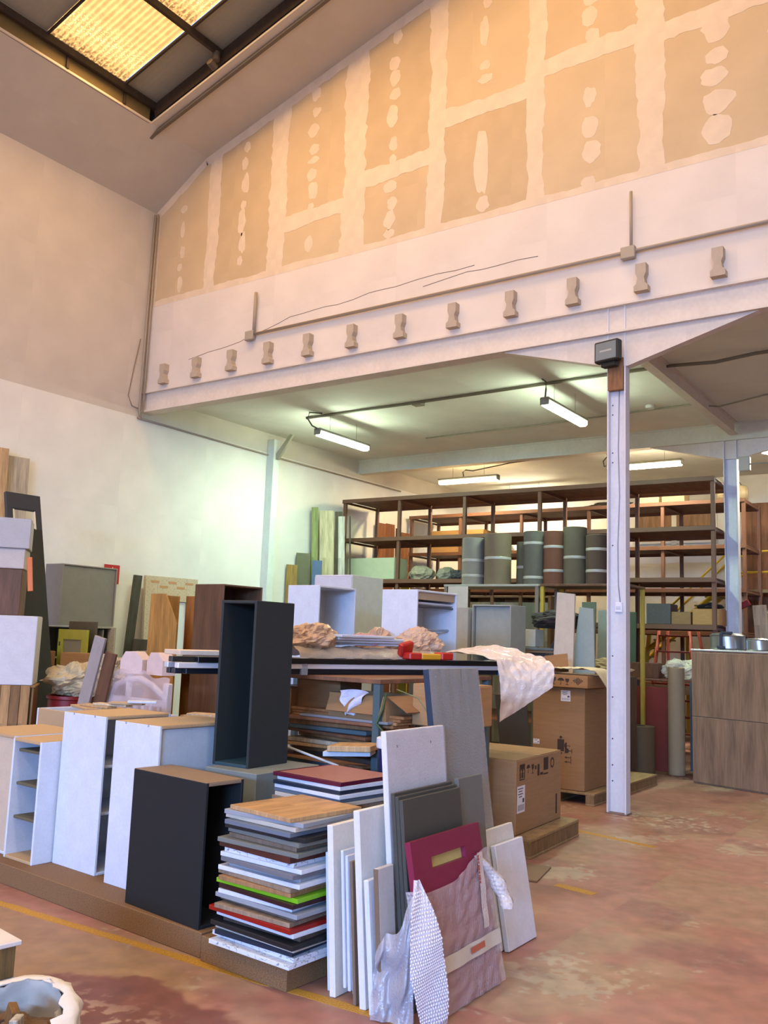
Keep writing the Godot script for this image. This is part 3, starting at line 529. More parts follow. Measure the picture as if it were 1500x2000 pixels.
	S("card_piece", "tilted piece of brown cardboard before the cream slab", "cardboard", bx(0.27, 0.2, 0.008), card, V(-4.12, 1.283, -9.30), V(-6, 0, 8))
	S("pale_scraps", "pale crumpled packing scraps right of the cardboard piece", "scraps", crumple(V(0.24, 0.10, 0.16), 25, 0.4), M("b9a57c", 0.85, "chip", 3.0), V(-4.2, 1.235, -11.05))
	S("scrap_shelf", "brown crate under the packing scraps behind the cartons", "crate", bx(0.62, 1.23, 0.3, 0.006), M("5e4a38", 0.85, "grain", 1.5), V(-4.2, 0, -11.05))
	S("plank_crate", "brown crate behind the wide white cabinet carrying pale planks", "crate", bx(0.9, 0.86, 0.5, 0.006), M("5e432e", 0.8, "grain", 1.5), V(-5.42, 0, -5.35))
	for k in 4:
		S("pale_plank", ["lowest pale plank on the crate left of the tall dark cabinet", "second pale plank on the crate left of the tall dark cabinet", "third pale plank, turned askew, left of the tall dark cabinet", "uppermost pale plank left of the tall dark cabinet"][k], "plank", bx(0.62 - 0.06 * k, 0.022, 0.14), M(["b89468", "c8a97e", "a9855a", "cbb08a"][k], 0.75, "grain", 2.0), V(-5.36 + 0.05 * k, 0.861 + 0.023 * k, -5.22), V(0, -8 + 9 * k, 0), "planks on the crate")
	S("pale_offcut", "two thin pale boards lying on the left ends of the long profiles", "board", bx(0.36, 0.03, 0.26), M("d8c4ae", 0.6, "mottle", 2.0), V(-4.33, 1.446, -4.15), V(0, 70, 0))

	# ---------------- rolls on their two tables
	var yel := M("b8a43a", 0.5, "mottle", 2.0)
	bench("grey-topped table under the left rolls with a white board for a leg", V(-6.02, 0, -11.6), 1.5, 0.7, 2.395, M("a5a79c", 0.5, "mottle", 2.0), M("7d7464", 0.6))
	S("leg_board", "white board standing under the left end of the roll table", "board", bx(0.32, 2.36, 0.02), M("cfcdbf", 0.6, "mottle", 2.0), V(-6.50, 0, -11.2))
	bench("yellow steel table under the right rolls behind the front column", V(-4.64, 0, -11.6), 1.22, 0.7, 2.395, M("6e4d36", 0.7, "grain", 1.5), yel)
	var rg := "rolls standing on the roll tables"
	roll("grey roll, leftmost on the roll tables", V(-6.48, 2.396, -11.6), 0.165, 0.70, "7f7b73", [0.18, 0.5], rg)
	roll("olive brown roll with one tape band, second from the left", V(-6.08, 2.396, -11.6), 0.195, 0.745, "6a5a48", [0.5], rg)
	roll("short grey-green roll set back between the brown and the blue-grey roll", V(-5.74, 2.396, -11.81), 0.13, 0.64, "5f5a49", [0.4], rg)
	roll("dark blue-grey roll with a band near its top", V(-5.505, 2.396, -11.6), 0.15, 0.765, "57534c", [0.75, 0.12], rg)
	roll("reddish brown roll with two tape bands", V(-5.20, 2.396, -11.6), 0.148, 0.755, "643c2a", [0.68, 0.24], rg)
	roll("tallest dark grey roll with a white tag", V(-4.89, 2.396, -11.6), 0.158, 0.80, "585040", [0.45], rg)
	roll("dark brown roll with two bands, next to the front column", V(-4.565, 2.396, -11.6), 0.158, 0.68, "4c3a2d", [0.68, 0.25], rg)
	roll("pale roll half hidden right behind the front column", V(-4.37, 2.396, -11.80), 0.075, 0.72, "8a8474", [], rg)

	# ---------------- the racks and what lies on them
	var ryaw := rad_to_deg(atan2(0.2, 6.75))
	rack("front brown steel rack running from the left wall to the rear post", V(-10.34, 0, -13.4), ryaw, [0.06, 1.28, 2.62, 4.02, 5.30, 6.78], 1.1, [4.16, 3.42, 2.65, 1.95, 1.0], 4.16)
	rack("rear brown steel rack standing behind the front one", V(-10.40, 0, -15.9), 0, [0.0, 1.2, 2.58, 3.97, 5.36, 6.74], 1.1, [4.18, 3.39, 2.64, 1.9, 1.0], 4.18)
	var on1 := 2.652
	S("green_box", "pale green wooden chest on the left end of the front rack", "chest", bx(1.05, 0.40, 0.45, 0.01), M("c0c8a4", 0.7, "mottle", 1.5), V(-9.72, on1, -13.72), V(0, 1.5, 0))
	S("wrapped_parcel", "beige wrapped parcel right of the pale green chest", "parcel", crumple(V(0.25, 0.15, 0.2), 31, 0.12), M("a39a80", 0.7, "mottle", 2.0), V(-8.78, on1, -13.8))
	S("wrapped_parcel", "small wrapped bundle between two rack uprights, left of a dark bag", "parcel", crumple(V(0.16, 0.14, 0.2), 33, 0.12), M("94917c", 0.7, "mottle", 2.0), V(-8.28, on1, -13.85))
	S("dark_bag", "small dark grey bag on the front rack left of the rolls", "bag", crumple(V(0.15, 0.10, 0.16), 35, 0.2), M("4d4d4a", 0.8, "mottle", 2.0), V(-7.98, on1, -13.8))
	carton("rack_carton", "wide tan carton on the rear rack's upper shelf at the left", V(-9.38, 3.392, -16.3), 0, 1.3, 0.46, 0.6, M("b08850", 0.85, "card", 1.0))
	S("white_bag", "white crumpled bag at the right end of the wide tan carton", "bag", crumple(V(0.17, 0.09, 0.15), 37, 0.3), M("d9d3c6", 0.6), V(-8.35, 3.395, -16.2))
	var lowy := 1.952
	carton("rack_parcel", "carton wrapped in black and white plastic on the lower rack shelf", V(-4.42, lowy, -13.88), 2, 0.37, 0.31, 0.4, M("5b5856", 0.35, "marble", 6.0))
	carton("rack_parcel", "brown taped parcel between the black-wrapped one and the tan carton", V(-4.08, lowy, -13.9), 0, 0.29, 0.19, 0.4, M("94724a", 0.7, "card", 2.0))
	carton("rack_parcel", "plain tan carton at the right end of the lower rack shelf", V(-3.72, lowy, -13.93), 1.5, 0.40, 0.24, 0.42, M("b98d58", 0.85, "card", 2.0))
	S("dark_hump", "black lump showing over the plain tan carton", "bag", crumple(V(0.16, 0.05, 0.12), 39, 0.3), M("1e1c1c", 0.8), V(-3.72, 2.195, -13.95))
	var ty := 4.182
	carton("top_carton", "cream carton on top of the rear rack, left one", V(-5.35, ty, -16.3), 0, 0.35, 0.20, 0.4, M("cbb68c", 0.8, "card", 2.0))
	carton("top_carton", "cream carton on top of the rear rack, right of the left one", V(-4.93, ty, -16.3), 3, 0.40, 0.19, 0.4, M("c4ab7e", 0.8, "card", 2.0))
	S("top_sack", "dark sack lying on top of the rear rack behind the front column", "bag", crumple(V(0.4, 0.06, 0.2), 41, 0.3), M("3e372c", 0.85), V(-6.2, ty, -16.3))
	var tank := T("metal_tank", "rounded beige metal tank lying on the right end of the rear rack top", "tank", V(-3.93, ty, -16.35), 10)
	P(tank, "tank_shell", lathe([Vector2(0, 0), Vector2(0.1, 0.01), Vector2(0.14, 0.05), Vector2(0.15, 0.1), Vector2(0.15, 0.42), Vector2(0.14, 0.47), Vector2(0.1, 0.51), Vector2(0, 0.52)], 24), M("a08f6c", 0.5, "mottle", 2.0), V(0.25, 0.15, 0), V(0, 0, 90))
	P(tank, "carry_handle", tube([V(-0.15, 0.29, 0), V(-0.13, 0.36, 0), V(0.1, 0.36, 0), V(0.14, 0.29, 0)], 0.012), M("6d6350", 0.5))
	# boards leaning left of the rack against the wall
	var tallg := "tall boards leaning by the left end of the rack"
	for q in [["yellow-green tall board, leftmost of those beside the rack", -10.42, -12.70, 0.12, 3.92, "93a05c"], ["dark green tall board just behind the yellow-green one", -10.36, -12.92, 0.12, 3.88, "3f4c34"], ["cream tall board leaning, broad face lit, beside the rack", -10.22, -12.80, 0.26, 3.86, "cfc69c"], ["olive brown tall board right behind the cream one", -10.08, -12.98, 0.14, 3.86, "5d5334"], ["white tall board leaning next to the rack upright", -9.98, -12.93, 0.12, 3.76, "d0cfc0"], ["thin dark tall strip touching the rack's left upright", -9.90, -13.08, 0.03, 3.78, "4d4634"]]:
		var b := S("tall_board", q[0], "board", bx(q[3], q[4], 0.022), M(q[5], 0.65, "grain", 1.0), V(q[1] + 0.16, 0, q[2]), V(0, 30, 2.2), tallg)
	S("short_board", "olive brown board, tallest of the short ones left of the tall boards", "board", bx(0.26, 3.05, 0.03), M("66664c", 0.7, "mottle", 2.0), V(-10.36, 0, -12.35), V(-1, 55, 0))
	S("short_board", "ochre board, lowest of those left of the tall boards", "board", bx(0.20, 2.82, 0.03), M("a38440", 0.7, "grain", 1.0), V(-10.40, 0, -12.1), V(-1, 60, 0))
	S("short_board", "slate blue panel with a white edge in front of the tall boards", "board", bx(0.17, 2.92, 0.03), M("4d6484", 0.6, "mottle", 2.0), V(-10.12, 0, -12.42), V(-1, 30, 0))
	for k in 4:
		S("brown_plank", ["tall orange-brown plank behind the rack, leftmost", "tall brown plank right beside the leftmost behind the rack", "narrow brown plank standing apart behind the rack", "brown plank nearest the wide tan carton behind the rack"][k], "plank", bx([0.26, 0.26, 0.08, 0.28][k], [3.9, 3.92, 3.86, 3.8][k], 0.03), M(["8c542c", "7e4a28", "5c3a22", "8a5a38"][k], 0.6, "grain", 1.0), V(-10.44, 0, [-14.85, -15.15, -15.42, -15.70][k]), V(0, 84, 0), "planks behind the rack")
	S("yellow_board", "yellow-green board seen low through the rack", "board", bx(0.2, 2.6, 0.03), M("b5ac2c", 0.6), V(-9.75, 0, -14.75))
	# back wall
	for k in 2:
		var pw := T("window", "boarded window with white frame on the back wall, " + ["left one", "right one"][k], "window", V([-6.08, -5.22][k], 3.76, -18.58))
		st_(pw)
		P(pw, "window_board", bx(0.76, 0.64, 0.02), M("a07a58", 0.7, "grain", 1.0))
		for s in [-1, 1]:
			P(pw, "window_frame", bx(0.05, 0.74, 0.05), M("e6e0d2", 0.6), V(s * 0.405, -0.05, 0.01))
			P(pw, "window_frame", bx(0.86, 0.05, 0.05), M("e6e0d2", 0.6), V(0, 0.32 + s * 0.345, 0.01))
	var part_ := T("wood_partition", "brown vertical-board partition at the back right corner", "partition", V(-3.2, 0, -18.3))
	for k in 12:
		P(part_, "board", bx(0.17, 4.45, 0.04), M(["8a5a34", "805230", "94633a"][k % 3], 0.6, "grain", 1.0), V(-0.95 + 0.173 * k, 0, 0))
	var stair := T("yellow_stair", "yellow steel stair with handrails against the back wall", "stairs", V(0, 0, -17.75))
	var sy := M("d2b02e", 0.5)
	for z in [0.0, -0.6]:
		P(stair, "stringer", tube([V(-6.35, 1.2, z), V(-4.55, 2.72, z)], 0.05, 6), sy)
		P(stair, "handrail", tube([V(-5.6, 2.3, z), V(-4.41, 3.42, z), V(-2.5, 3.5, z)], 0.022), sy)
		P(stair, "guard_rail", tube([V(-4.3, 3.05, z), V(-2.5, 3.08, z)], 0.022), sy)
	P(stair, "post", bx(0.08, 3.6, 0.06), sy, V(-4.36, 0, 0.02))
	P(stair, "post", bx(0.07, 2.3, 0.06), sy, V(-5.15, 0, 0.02))
	P(stair, "post", bx(0.07, 1.9, 0.06), sy, V(-6.1, 0, 0.02), V(0, 0, -6))
	for k in 9:
		P(stair, "tread", bx(0.26, 0.03, 0.6), M("8a7a3c", 0.6), V(-6.3 + 0.2 * k, 1.22 + 0.17 * k, -0.3))
	P(stair, "landing", bx(2.0, 0.06, 0.9), M("7c6d4a", 0.7), V(-3.6, 2.66, -0.2))
	var lad := T("step_ladder", "red step ladder standing behind the racks' right bays", "ladder", V(-4.62, 0, -15.15))
	var lr := M("8a2f1a", 0.5)
	for s in [-1, 1]:
		P(lad, "rail", tube([V(s * 0.42, 0, 0.25), V(s * 0.24, 2.0, 0)], 0.03, 6), lr)
		P(lad, "rear_rail", tube([V(s * 0.42 + 0.2, 0, -0.4), V(s * 0.24 + 0.12, 2.0, -0.02)], 0.025, 6), lr)
	for k in 7:
		P(lad, "rung", bx(0.78 - 0.045 * k, 0.03, 0.08), lr, V(0, 0.22 + 0.26 * k, 0.22 - 0.033 * k))
	S("red_beam", "red steel arm slanting up behind the tan carton on the rack", "arm", bx(0.75, 0.1, 0.06), M("7c1410", 0.5), V(-3.75, 2.15, -15.2), V(0, 0, 28))

	var dc := T("display_cabinet", "brown glazed display cabinet standing behind the roll tables", "cabinet", V(-6.35, 0, -12.6), 0)
	var dw := M("6a4526", 0.55, "grain", 1.0)
	P(dc, "cabinet_back", bx(1.5, 2.3, 0.02), M("9a6e34", 0.6, "grain", 1.0), V(0, 0, -0.2))
	for k in 4:
		P(dc, "upright", bx(0.05, 2.3, 0.4), dw, V(-0.725 + 0.483 * k, 0, 0))
	for yy2 in [0.0, 0.8, 1.6, 2.27]:
		P(dc, "shelf", bx(1.45, 0.03, 0.36), dw, V(0, yy2, 0))
	var pane := film("c8c0a0", 0.15).duplicate() as StandardMaterial3D
	pane.normal_enabled = false
	pane.roughness = 0.08
	for k in 3:
		P(dc, "glass_pane", bx(0.42, 2.1, 0.006), pane, V(-0.483 + 0.483 * k, 0.1, 0.19))
	for q in [["grey-green board leaning behind the yellow table, left of the front column", -5.22, 2.24, 0.22, "5f6454"], ["grey board leaning behind the yellow table, touching the column's left side", -4.95, 2.12, 0.24, "8a8880"], ["dark green-edged board leaning right of the front column behind the yellow leg", -4.60, 2.10, 0.22, "3d4a34"]]:
		S("sheet_board", q[0], "board", bx(q[3], q[2], 0.025), M(q[4], 0.6, "mottle", 2.0), V(q[1], 0, -12.85), V(-2, 0, 0), "sheets leaning behind the yellow table")

	# ---------------- cartons and pallets round the front column
	pallet("wooden_pallet", "small pallet under the lower carton, nearest the leaning boards", V(-3.50, 0, -6.90), 3, 0.88, 1.05, 0.14)
	var kraft := M("aa8862", 0.85, "card", 1.5)
	var small := carton("large_carton", "square brown carton on the small pallet with transport symbols on its side", V(-3.60, 0.142, -6.88), 3, 0.80, 0.56, 0.96, kraft)
	var ink := M("3a2d24", 0.8)
	var rx := V(0, 90, 0)
	mark_rect(small, "printed_frame", ink, V(0.401, 0.40, 0.36), 0.10, 0.12, rx)
	arrow_mark(small, M("ad8456", 0.85), V(0.4018, 0.41, 0.36), 0.08, rx)
	umbrella_mark(small, ink, V(0.401, 0.44, 0.24), 0.07, rx)
	glass_mark(small, ink, V(0.401, 0.43, 0.15), 0.07, rx)
	mark_rect(small, "printed_dot", ink, V(0.401, 0.455, 0.09), 0.03, 0.03, rx)
	mark_rect(small, "printed_bracket", ink, V(0.401, 0.40, 0.03), 0.04, 0.09, rx)
	mark_rect(small, "printed_bracket", ink, V(0.401, 0.40, -0.04), 0.06, 0.02, rx)
	mark_rect(small, "printed_block", ink, V(0.401, 0.43, -0.13), 0.10, 0.10, rx)
	mark_rect(small, "printed_line", ink, V(0.401, 0.395, -0.13), 0.10, 0.012, rx)
	P(small, "printed_recycling_ring", lathe([Vector2(0.028, 0), Vector2(0.042, 0), Vector2(0.042, 0.0012), Vector2(0.028, 0.0012)], 20), ink, V(0.4005, 0.475, -0.27), V(0, 0, -90))
	mark_rect(small, "printed_side_mark", ink, V(0.401, 0.05, -0.37), 0.03, 0.16, rx)
	paper_label(small, V(0.401, 0.16, 0.38), 0.15, 0.20, rx)
	pallet("wooden_pallet", "long pallet under the tall carton reaching past the front column", V(-3.95, 0, -9.85), 0, 0.86, 1.95, 0.12)
	var tall := carton("large_carton", "tall brown carton standing just left of the front column", V(-3.93, 0.122, -9.22), 0, 0.58, 1.03, 0.62, M("9d7a55", 0.85, "card", 1.2))
	var fz := Vector3.ZERO
	paper_label(tall, V(0.08, 0.89, 0.311), 0.105, 0.11, fz)
	paper_label(tall, V(-0.245, 0.43, 0.311), 0.07, 0.05, fz)
	mark_rect(tall, "printed_clamp_mark", ink, V(0.03, 0.38, 0.311), 0.075, 0.12, fz)
	for s in [-1, 1]:
		P(tall, "printed_dot", cyl(0.014, 0.0012, 14), ink, V(0.03, 0.44 + s * 0.08, 0.3105), V(90, 0, 0))
	umbrella_mark(tall, ink, V(0.135, 0.44, 0.311), 0.07, V(0, 0, 90))
	glass_mark(tall, ink, V(0.155, 0.39, 0.311), 0.08, V(0, 0, 90))
	arrow_mark(tall, ink, V(0.145, 0.30, 0.311), 0.08, V(0, 0, 90))
	var flat := carton("flat_carton", "flat carton with a row of transport symbols lying on the tall carton", V(-3.93, 1.157, -9.16), 0, 0.70, 0.125, 0.66, M("a87d50", 0.85, "card", 1.5))
	paper_label(flat, V(-0.255, 0.012, 0.331), 0.17, 0.10, fz)
	arrow_mark(flat, ink, V(-0.10, 0.025, 0.331), 0.075, fz)
	glass_mark(flat, ink, V(-0.02, 0.025, 0.331), 0.075, fz)
	umbrella_mark(flat, ink, V(0.06, 0.025, 0.331), 0.075, fz)
	glass_mark(flat, ink, V(0.13, 0.025, 0.331), 0.065, fz)
	for k in 7:
		mark_rect(flat, "printed_clamp_mark", ink, V(0.20 + 0.016 * k, 0.03 + 0.012 * absf(k - 3.0), 0.331), 0.010, 0.075 - 0.02 * absf(k - 3.0), fz)
	S("foam_sheet", "cream foam sheet spread over the flat carton and hanging at the column side", "foam", sheet(34, 16, func(u, v):
		var nn3 = noise(1.3, 99).get_noise_2d(u * 4.0, v * 4.0)
		var x2 = lerpf(-4.16, -3.40, u)
		var drop = 0.22 * smoothstep(0.80, 1.0, u)
		return V(x2 + 0.05 * smoothstep(0.8, 1.0, u), 1.335 + 0.02 * nn3 - drop + 0.02 * sin(u * PI), lerpf(-8.93, -9.35, v)), 0.006), M("d3c2a4", 0.8, "mottle", 3.0), Vector3.ZERO)
	S("dark_board", "dark board leaning between the bubble sheet and the tall carton", "board", bx(0.3, 1.1, 0.03), M("3a3326", 0.7, "mottle", 2.0), V(-4.0, 0, -8.2), V(0, 20, 6))
	# rolls and boards behind the column
	S("red_board", "dark red board leaning behind the column and the olive rolls", "board", bx(0.62, 1.08, 0.025), M("7d2c16", 0.55, "mottle", 2.0), V(-4.02, 0, -12.05), V(-3, 0, 0))
	roll("fat olive brown roll on the floor behind the front column", V(-3.98, 0, -11.55), 0.19, 0.60, "61523a", [], "")
	roll("small olive brown roll standing on the floor left of the fat one", V(-4.26, 0, -11.75), 0.13, 0.79, "5a4c36", [], "")
	roll("tall slim beige roll standing right of the dark red board", V(-3.60, 0, -11.85), 0.105, 1.35, "978464", [], "")
	roll("brown roll with two tape bands beside the wood cabinet", V(-3.38, 0, -12.25), 0.125, 0.92, "6b4d34", [0.25, 0.68], "")
	bench("brown plank shelf on legs behind the slim beige roll", V(-3.97, 0, -12.5), 0.9, 0.3, 1.18, ply, steel)
	carton("shelf_crate", "dark brown crate standing on the plank shelf behind the column", V(-4.2, 1.182, -12.5), 0, 0.42, 0.20, 0.3, M("6e4a30", 0.8, "grain", 2.0))
	S("clear_bag", "clear plastic bag heaped at the right end of the plank shelf", "bag", crumple(V(0.26, 0.15, 0.18), 43, 0.25), film("d8d6c0", 0.7), V(-3.70, 1.182, -12.5))
	# wood cabinet with pots at the right edge
	var wc := T("wood_cabinet", "chest-high brown wood-grain cabinet with two stacked doors at the right edge", "cabinet", V(-2.36, 0, -11.39), -15)
	var wg := M("977a61", 0.55, "grain", 0.8)
	P(wc, "carcass", bx(1.7, 1.575, 0.55), wg)
	P(wc, "worktop", bx(1.72, 0.02, 0.58), M("d4d4d0", 0.3, "", 1.0, 0.4), V(0, 1.576, 0))
	for k in 2:
		P(wc, "door", bx(1.68, 0.765, 0.02), wg, V(0, 0.02 + 0.772 * k, 0.286))
	var alu := M("a9adb0", 0.28, "mottle", 2.0, 0.85)
	var pot := T("cooking_pot", "large aluminium pot with a black handle on the wood cabinet", "pot", V(-2.86, 1.597, -11.48))
	P(pot, "pot_body", lathe([Vector2(0, 0), Vector2(0.19, 0), Vector2(0.205, 0.02), Vector2(0.205, 0.16), Vector2(0.20, 0.17)], 36), alu)
	P(pot, "pot_lid", lathe([Vector2(0.205, 0.165), Vector2(0.21, 0.175), Vector2(0.17, 0.2), Vector2(0.06, 0.212), Vector2(0, 0.214)], 36), alu)
	P(pot, "lid_clamp", bx(0.035, 0.17, 0.03, 0.004), M("2a3038", 0.5), V(-0.02, 0.03, 0.212))
	P(pot, "lid_clamp_bar", bx(0.14, 0.025, 0.03, 0.004), M("2a3038", 0.5), V(0.03, 0.195, 0.17))
	P(pot, "lid_clamp_foot", bx(0.09, 0.035, 0.035, 0.004), M("2a3038", 0.5), V(-0.02, 0.01, 0.213))
	var pot2 := T("cooking_pot", "smaller aluminium pot right of the large pot", "pot", V(-2.47, 1.597, -11.35))
	P(pot2, "pot_body", lathe([Vector2(0, 0), Vector2(0.135, 0), Vector2(0.145, 0.015), Vector2(0.145, 0.12), Vector2(0.14, 0.13)], 30), alu)
	P(pot2, "pot_lid", lathe([Vector2(0.14, 0.128), Vector2(0.15, 0.135), Vector2(0.11, 0.15), Vector2(0, 0.155)], 30), alu)
	S("pale_plank", "pale plank leaning upright behind the smaller pot", "plank", bx(0.2, 2.3, 0.03), M("cbb592", 0.7, "grain", 1.0), V(-3.0, 0, -14.6), V(0, 0, 4))
	S("pale_plank", "short pale plank at the right picture edge behind the pots", "plank", bx(0.16, 2.0, 0.03), M("bfa888", 0.7, "grain", 1.0), V(-2.72, 0, -14.4), V(0, 0, 3))
	S("dark_cloth", "grey machine cover standing behind the rear post", "cover", crumple(V(0.55, 1.3, 0.4), 45, 0.1), M("56524e", 0.85, "mottle", 2.0), V(-3.05, 0, -15.6))

	# ---------------- left wall corner
	var sign := T("fire_sign", "red fire equipment sign on the left wall, half hidden by the grey cabinet", "sign", V(-10.53, 2.22, -8.31), 90)
	P(sign, "sign_plate", bx(0.27, 0.27, 0.008, 0.002), M("b01e22", 0.4))
	P(sign, "printed_flame", extrude(PackedVector2Array([Vector2(-.05, .1), Vector2(.03, .09), Vector2(.08, .15), Vector2(.06, .22), Vector2(.03, .18), Vector2(.01, .24), Vector2(-.03, .18), Vector2(-.07, .2)]), 0.002), M("e8dcd8", 0.5), V(0, 0, 0.006))
	var gcm := M("8e8f8c", 0.45, "mottle", 2.0)
	var g2 := cabinet("grey_base_unit", "grey base cabinet with open bays carrying the big grey cabinet", "cabinet", V(-9.99, 0, -7.25), 90, 1.1, 1.60, 0.58, gcm, M("6a6e6a", 0.5), {"shelves": [0.75, 1.2]})
	P(g2, "divider", bx(0.018, 1.55, 0.55), gcm, V(0.05, 0.018, 0))
	P(g2, "divider", bx(0.018, 1.55, 0.55), gcm, V(0.36, 0.018, 0))
	var g1 := cabinet("grey_wall_unit", "big grey cabinet tilted back on top of the grey base unit", "cabinet", V(-9.89, 1.605, -7.34), 90, 0.84, 0.77, 0.36, gcm, M("8a8b88", 0.45, "mottle", 2.0))
	P(g1, "front_sheet", bx(0.80, 0.73, 0.006), M("8b8c88", 0.45, "mottle", 1.5), V(0, 0.02, 0.16))
	S("dark_post", "dark green-grey plank leaning on the wall right of the grey cabinets", "plank", bx(0.12, 2.36, 0.05), M("4c5145", 0.6, "grain", 1.0), V(-10.30, 0, -8.42), V(0, 72, -3.5))
	S("low_board", "short dark board at the foot of the leaning dark plank", "board", bx(0.4, 1.45, 0.04), M("4d4840", 0.6, "grain", 1.0), V(-10.12, 0, -8.62), V(0, 75, -2))
	# framed mirror with patterned paper
	var fr := T("framed_glass", "white framed glass wrapped in printed paper leaning on the left wall", "frame", V(-10.22, 0, -9.25), 82)
	fr.rotation_degrees.x = -3
	var ppr := M("cbbf9f", 0.7, "marble", 5.0)
	P(fr, "frame_stile", bx(0.2, 2.38, 0.06), ppr, V(-0.36, 0, 0))
	P(fr, "frame_stile", bx(0.2, 2.38, 0.06), ppr, V(0.36, 0, 0))
	P(fr, "frame_rail", bx(0.52, 0.36, 0.06), ppr, V(0, 2.02, 0))
	P(fr, "frame_rail", bx(0.52, 0.3, 0.06), ppr, V(0, 0, 0))
	P(fr, "glass_pane", bx(0.52, 1.72, 0.01), M("cfdad8", 0.15), V(0, 0.3, 0))
	for k in 5:
		P(fr, "printed_patch", bx(0.14, 0.035, 0.003, 0.0005), M("b58a60", 0.7), V(-0.3 + 0.15 * k, 2.28 - 0.07 * (k % 2), 0.0315))
	# open orange cabinet and brown cabinet
	var og := M("b9833a", 0.6, "grain", 1.0)
	var oc2 := T("orange_cabinet", "orange-brown corner cabinet standing open in front of the brown one", "cabinet", V(-7.30, 0, -6.62), 0)
	P(oc2, "side_panel", extrude(PackedVector2Array([Vector2(-.24, 0), Vector2(.22, 0), Vector2(.22, 1.66), Vector2(.02, 1.975), Vector2(-.20, 1.975)]), 0.018), M("c08d45", 0.6, "grain", 1.0), V(-0.04, 0, 0.13))
	P(oc2, "back_panel", bx(0.54, 1.97, 0.016), M("a4672a", 0.6, "grain", 1.0), V(0.17, 0, -0.28), V(0, 8, 0))
	P(oc2, "left_panel", bx(0.018, 1.97, 0.4), og, V(-0.26, 0, -0.09))
	P(oc2, "shelf", bx(0.5, 0.018, 0.3), og, V(0.05, 1.2, -0.1))
	cabinet("brown_cabinet", "tall walnut-brown cabinet open to the right beside the orange one", "cabinet", V(-6.62, 0, -6.72), 88, 0.55, 2.07, 0.42, M("6b4c34", 0.6, "grain", 0.8), M("4a3020", 0.6, "grain", 1.0), {"shelves": [0.7, 1.35]})
	# wrapped headboard with foam corner pieces
	var hb := T("wrapped_headboard", "white arched headboard wrapped in pinkish film behind the white cabinets", "headboard", V(-6.55, 0, -5.55), -3)
	var wm := M("dcd3d6", 0.5, "mottle", 2.0)
	for s in [-1, 1]:
		P(hb, "post", bx(0.07, 1.13, 0.06, 0.008), wm, V(s * 0.43, 0, 0))
	P(hb, "lower_rail", bx(0.8, 0.06, 0.04), wm, V(0, 0.92, 0))
	P(hb, "bottom_rail", bx(0.8, 0.06, 0.04), wm, V(0, 0.4, 0))
	P(hb, "arched_top", tube([V(-0.42, 0.98, 0), V(-0.3, 1.08, 0), V(-0.12, 1.14, 0), V(0.05, 1.15, 0), V(0.22, 1.1, 0), V(0.42, 0.98, 0)], 0.03), wm)
	for k in 7:
		P(hb, "spindle", bx(0.035, 0.48, 0.03), wm, V(-0.33 + 0.11 * k, 0.45, 0))
	P(hb, "upright_bar", bx(0.05, 0.25, 0.035), wm, V(-0.12, 0.96, 0))
	P(hb, "plastic_wrap", sheet(40, 20, func(u, v):
		var top2 = 1.16 + 0.06 * sin(u * PI) + 0.02 * sin(u * 21.0)
		return V(-0.54 + 1.05 * u, 0.3 + (top2 - 0.3) * v, 0.06 + 0.015 * sin(u * 14.0 + v * 9.0)), 0.0), film("e3cfce", 0.42))
	for k in 2:
		S("foam_corner", "pink-white foam corner piece on the wrapped headboard, " + ["left and taller one", "right one against the orange cabinet"][k], "foam", extrude(PackedVector2Array([Vector2(-.12, 0), Vector2(.12, 0), Vector2(.12, .13), Vector2(.04, .2), Vector2(-.07, .2), Vector2(-.12, .12)]), 0.14), M("dcc3bd", 0.8, "mottle", 3.0), V(-6.62 + 0.26 * k, 1.19, -5.52 - 0.05 * k), V(0, 14 - 20 * k, 0))
	# lean-to heap left of the headboard
	S("lean_board", "grey-lilac board leaning in the heap left of the headboard", "board", bx(0.13, 1.55, 0.03), M("9d938e", 0.6, "mottle", 2.0), V(-7.28, 0, -5.35), V(0, 10, -13))
	S("lean_board", "brown board leaning right behind the grey-lilac one", "board", bx(0.13, 1.40, 0.03), M("6c4a30", 0.7, "grain", 1.0), V(-7.13, 0, -5.42), V(0, 10, -12))
	S("lean_board", "dark slim board at the foot of the headboard wrap", "board", bx(0.12, 1.12, 0.03), M("4d3c2a", 0.7, "grain", 1.0), V(-7.16, 0, -5.75), V(0, 10, -5))
	var lf := T("lime_door", "lime green cabinet frame standing behind the plastic heap", "frame", V(-9.30, 0.86, -6.85), -4)
	var lg := M("b0b03a", 0.5, "mottle", 2.0)
	for s in [-1, 1]:
		P(lf, "frame_stile", bx(0.11, 0.70, 0.03), lg, V(s * 0.25, 0, 0))
	P(lf, "frame_rail", bx(0.39, 0.12, 0.03), lg, V(0, 0.58, 0))
	P(lf, "frame_rail", bx(0.39, 0.10, 0.03), lg, V(0, 0, 0))
	P(lf, "frame_infill", bx(0.39, 0.48, 0.008), M("8e8b70", 0.6), V(0, 0.1, -0.008))
	P(lf, "hinge", bx(0.02, 0.05, 0.01, 0.002), M("3b3a34", 0.5), V(-0.26, 0.50, 0.018))
	S("olive_board", "olive board showing above the lime green frame", "board", bx(0.52, 0.80, 0.03), M("5c5440", 0.7, "mottle", 2.0), V(-9.30, 0.86, -6.98))
	bench("low dark bench under the lime frame and cartons in the left heap", V(-9.03, 0, -6.74), 1.28, 0.56, 0.855, M("4a3a2c", 0.7, "grain", 1.0), M("3a3632", 0.6))
	carton("heap_carton", "cardboard box with raised flaps right of the lime green frame", V(-8.86, 0.858, -6.64), 12, 0.40, 0.44, 0.2, M("b38a58", 0.85, "card", 2.0))
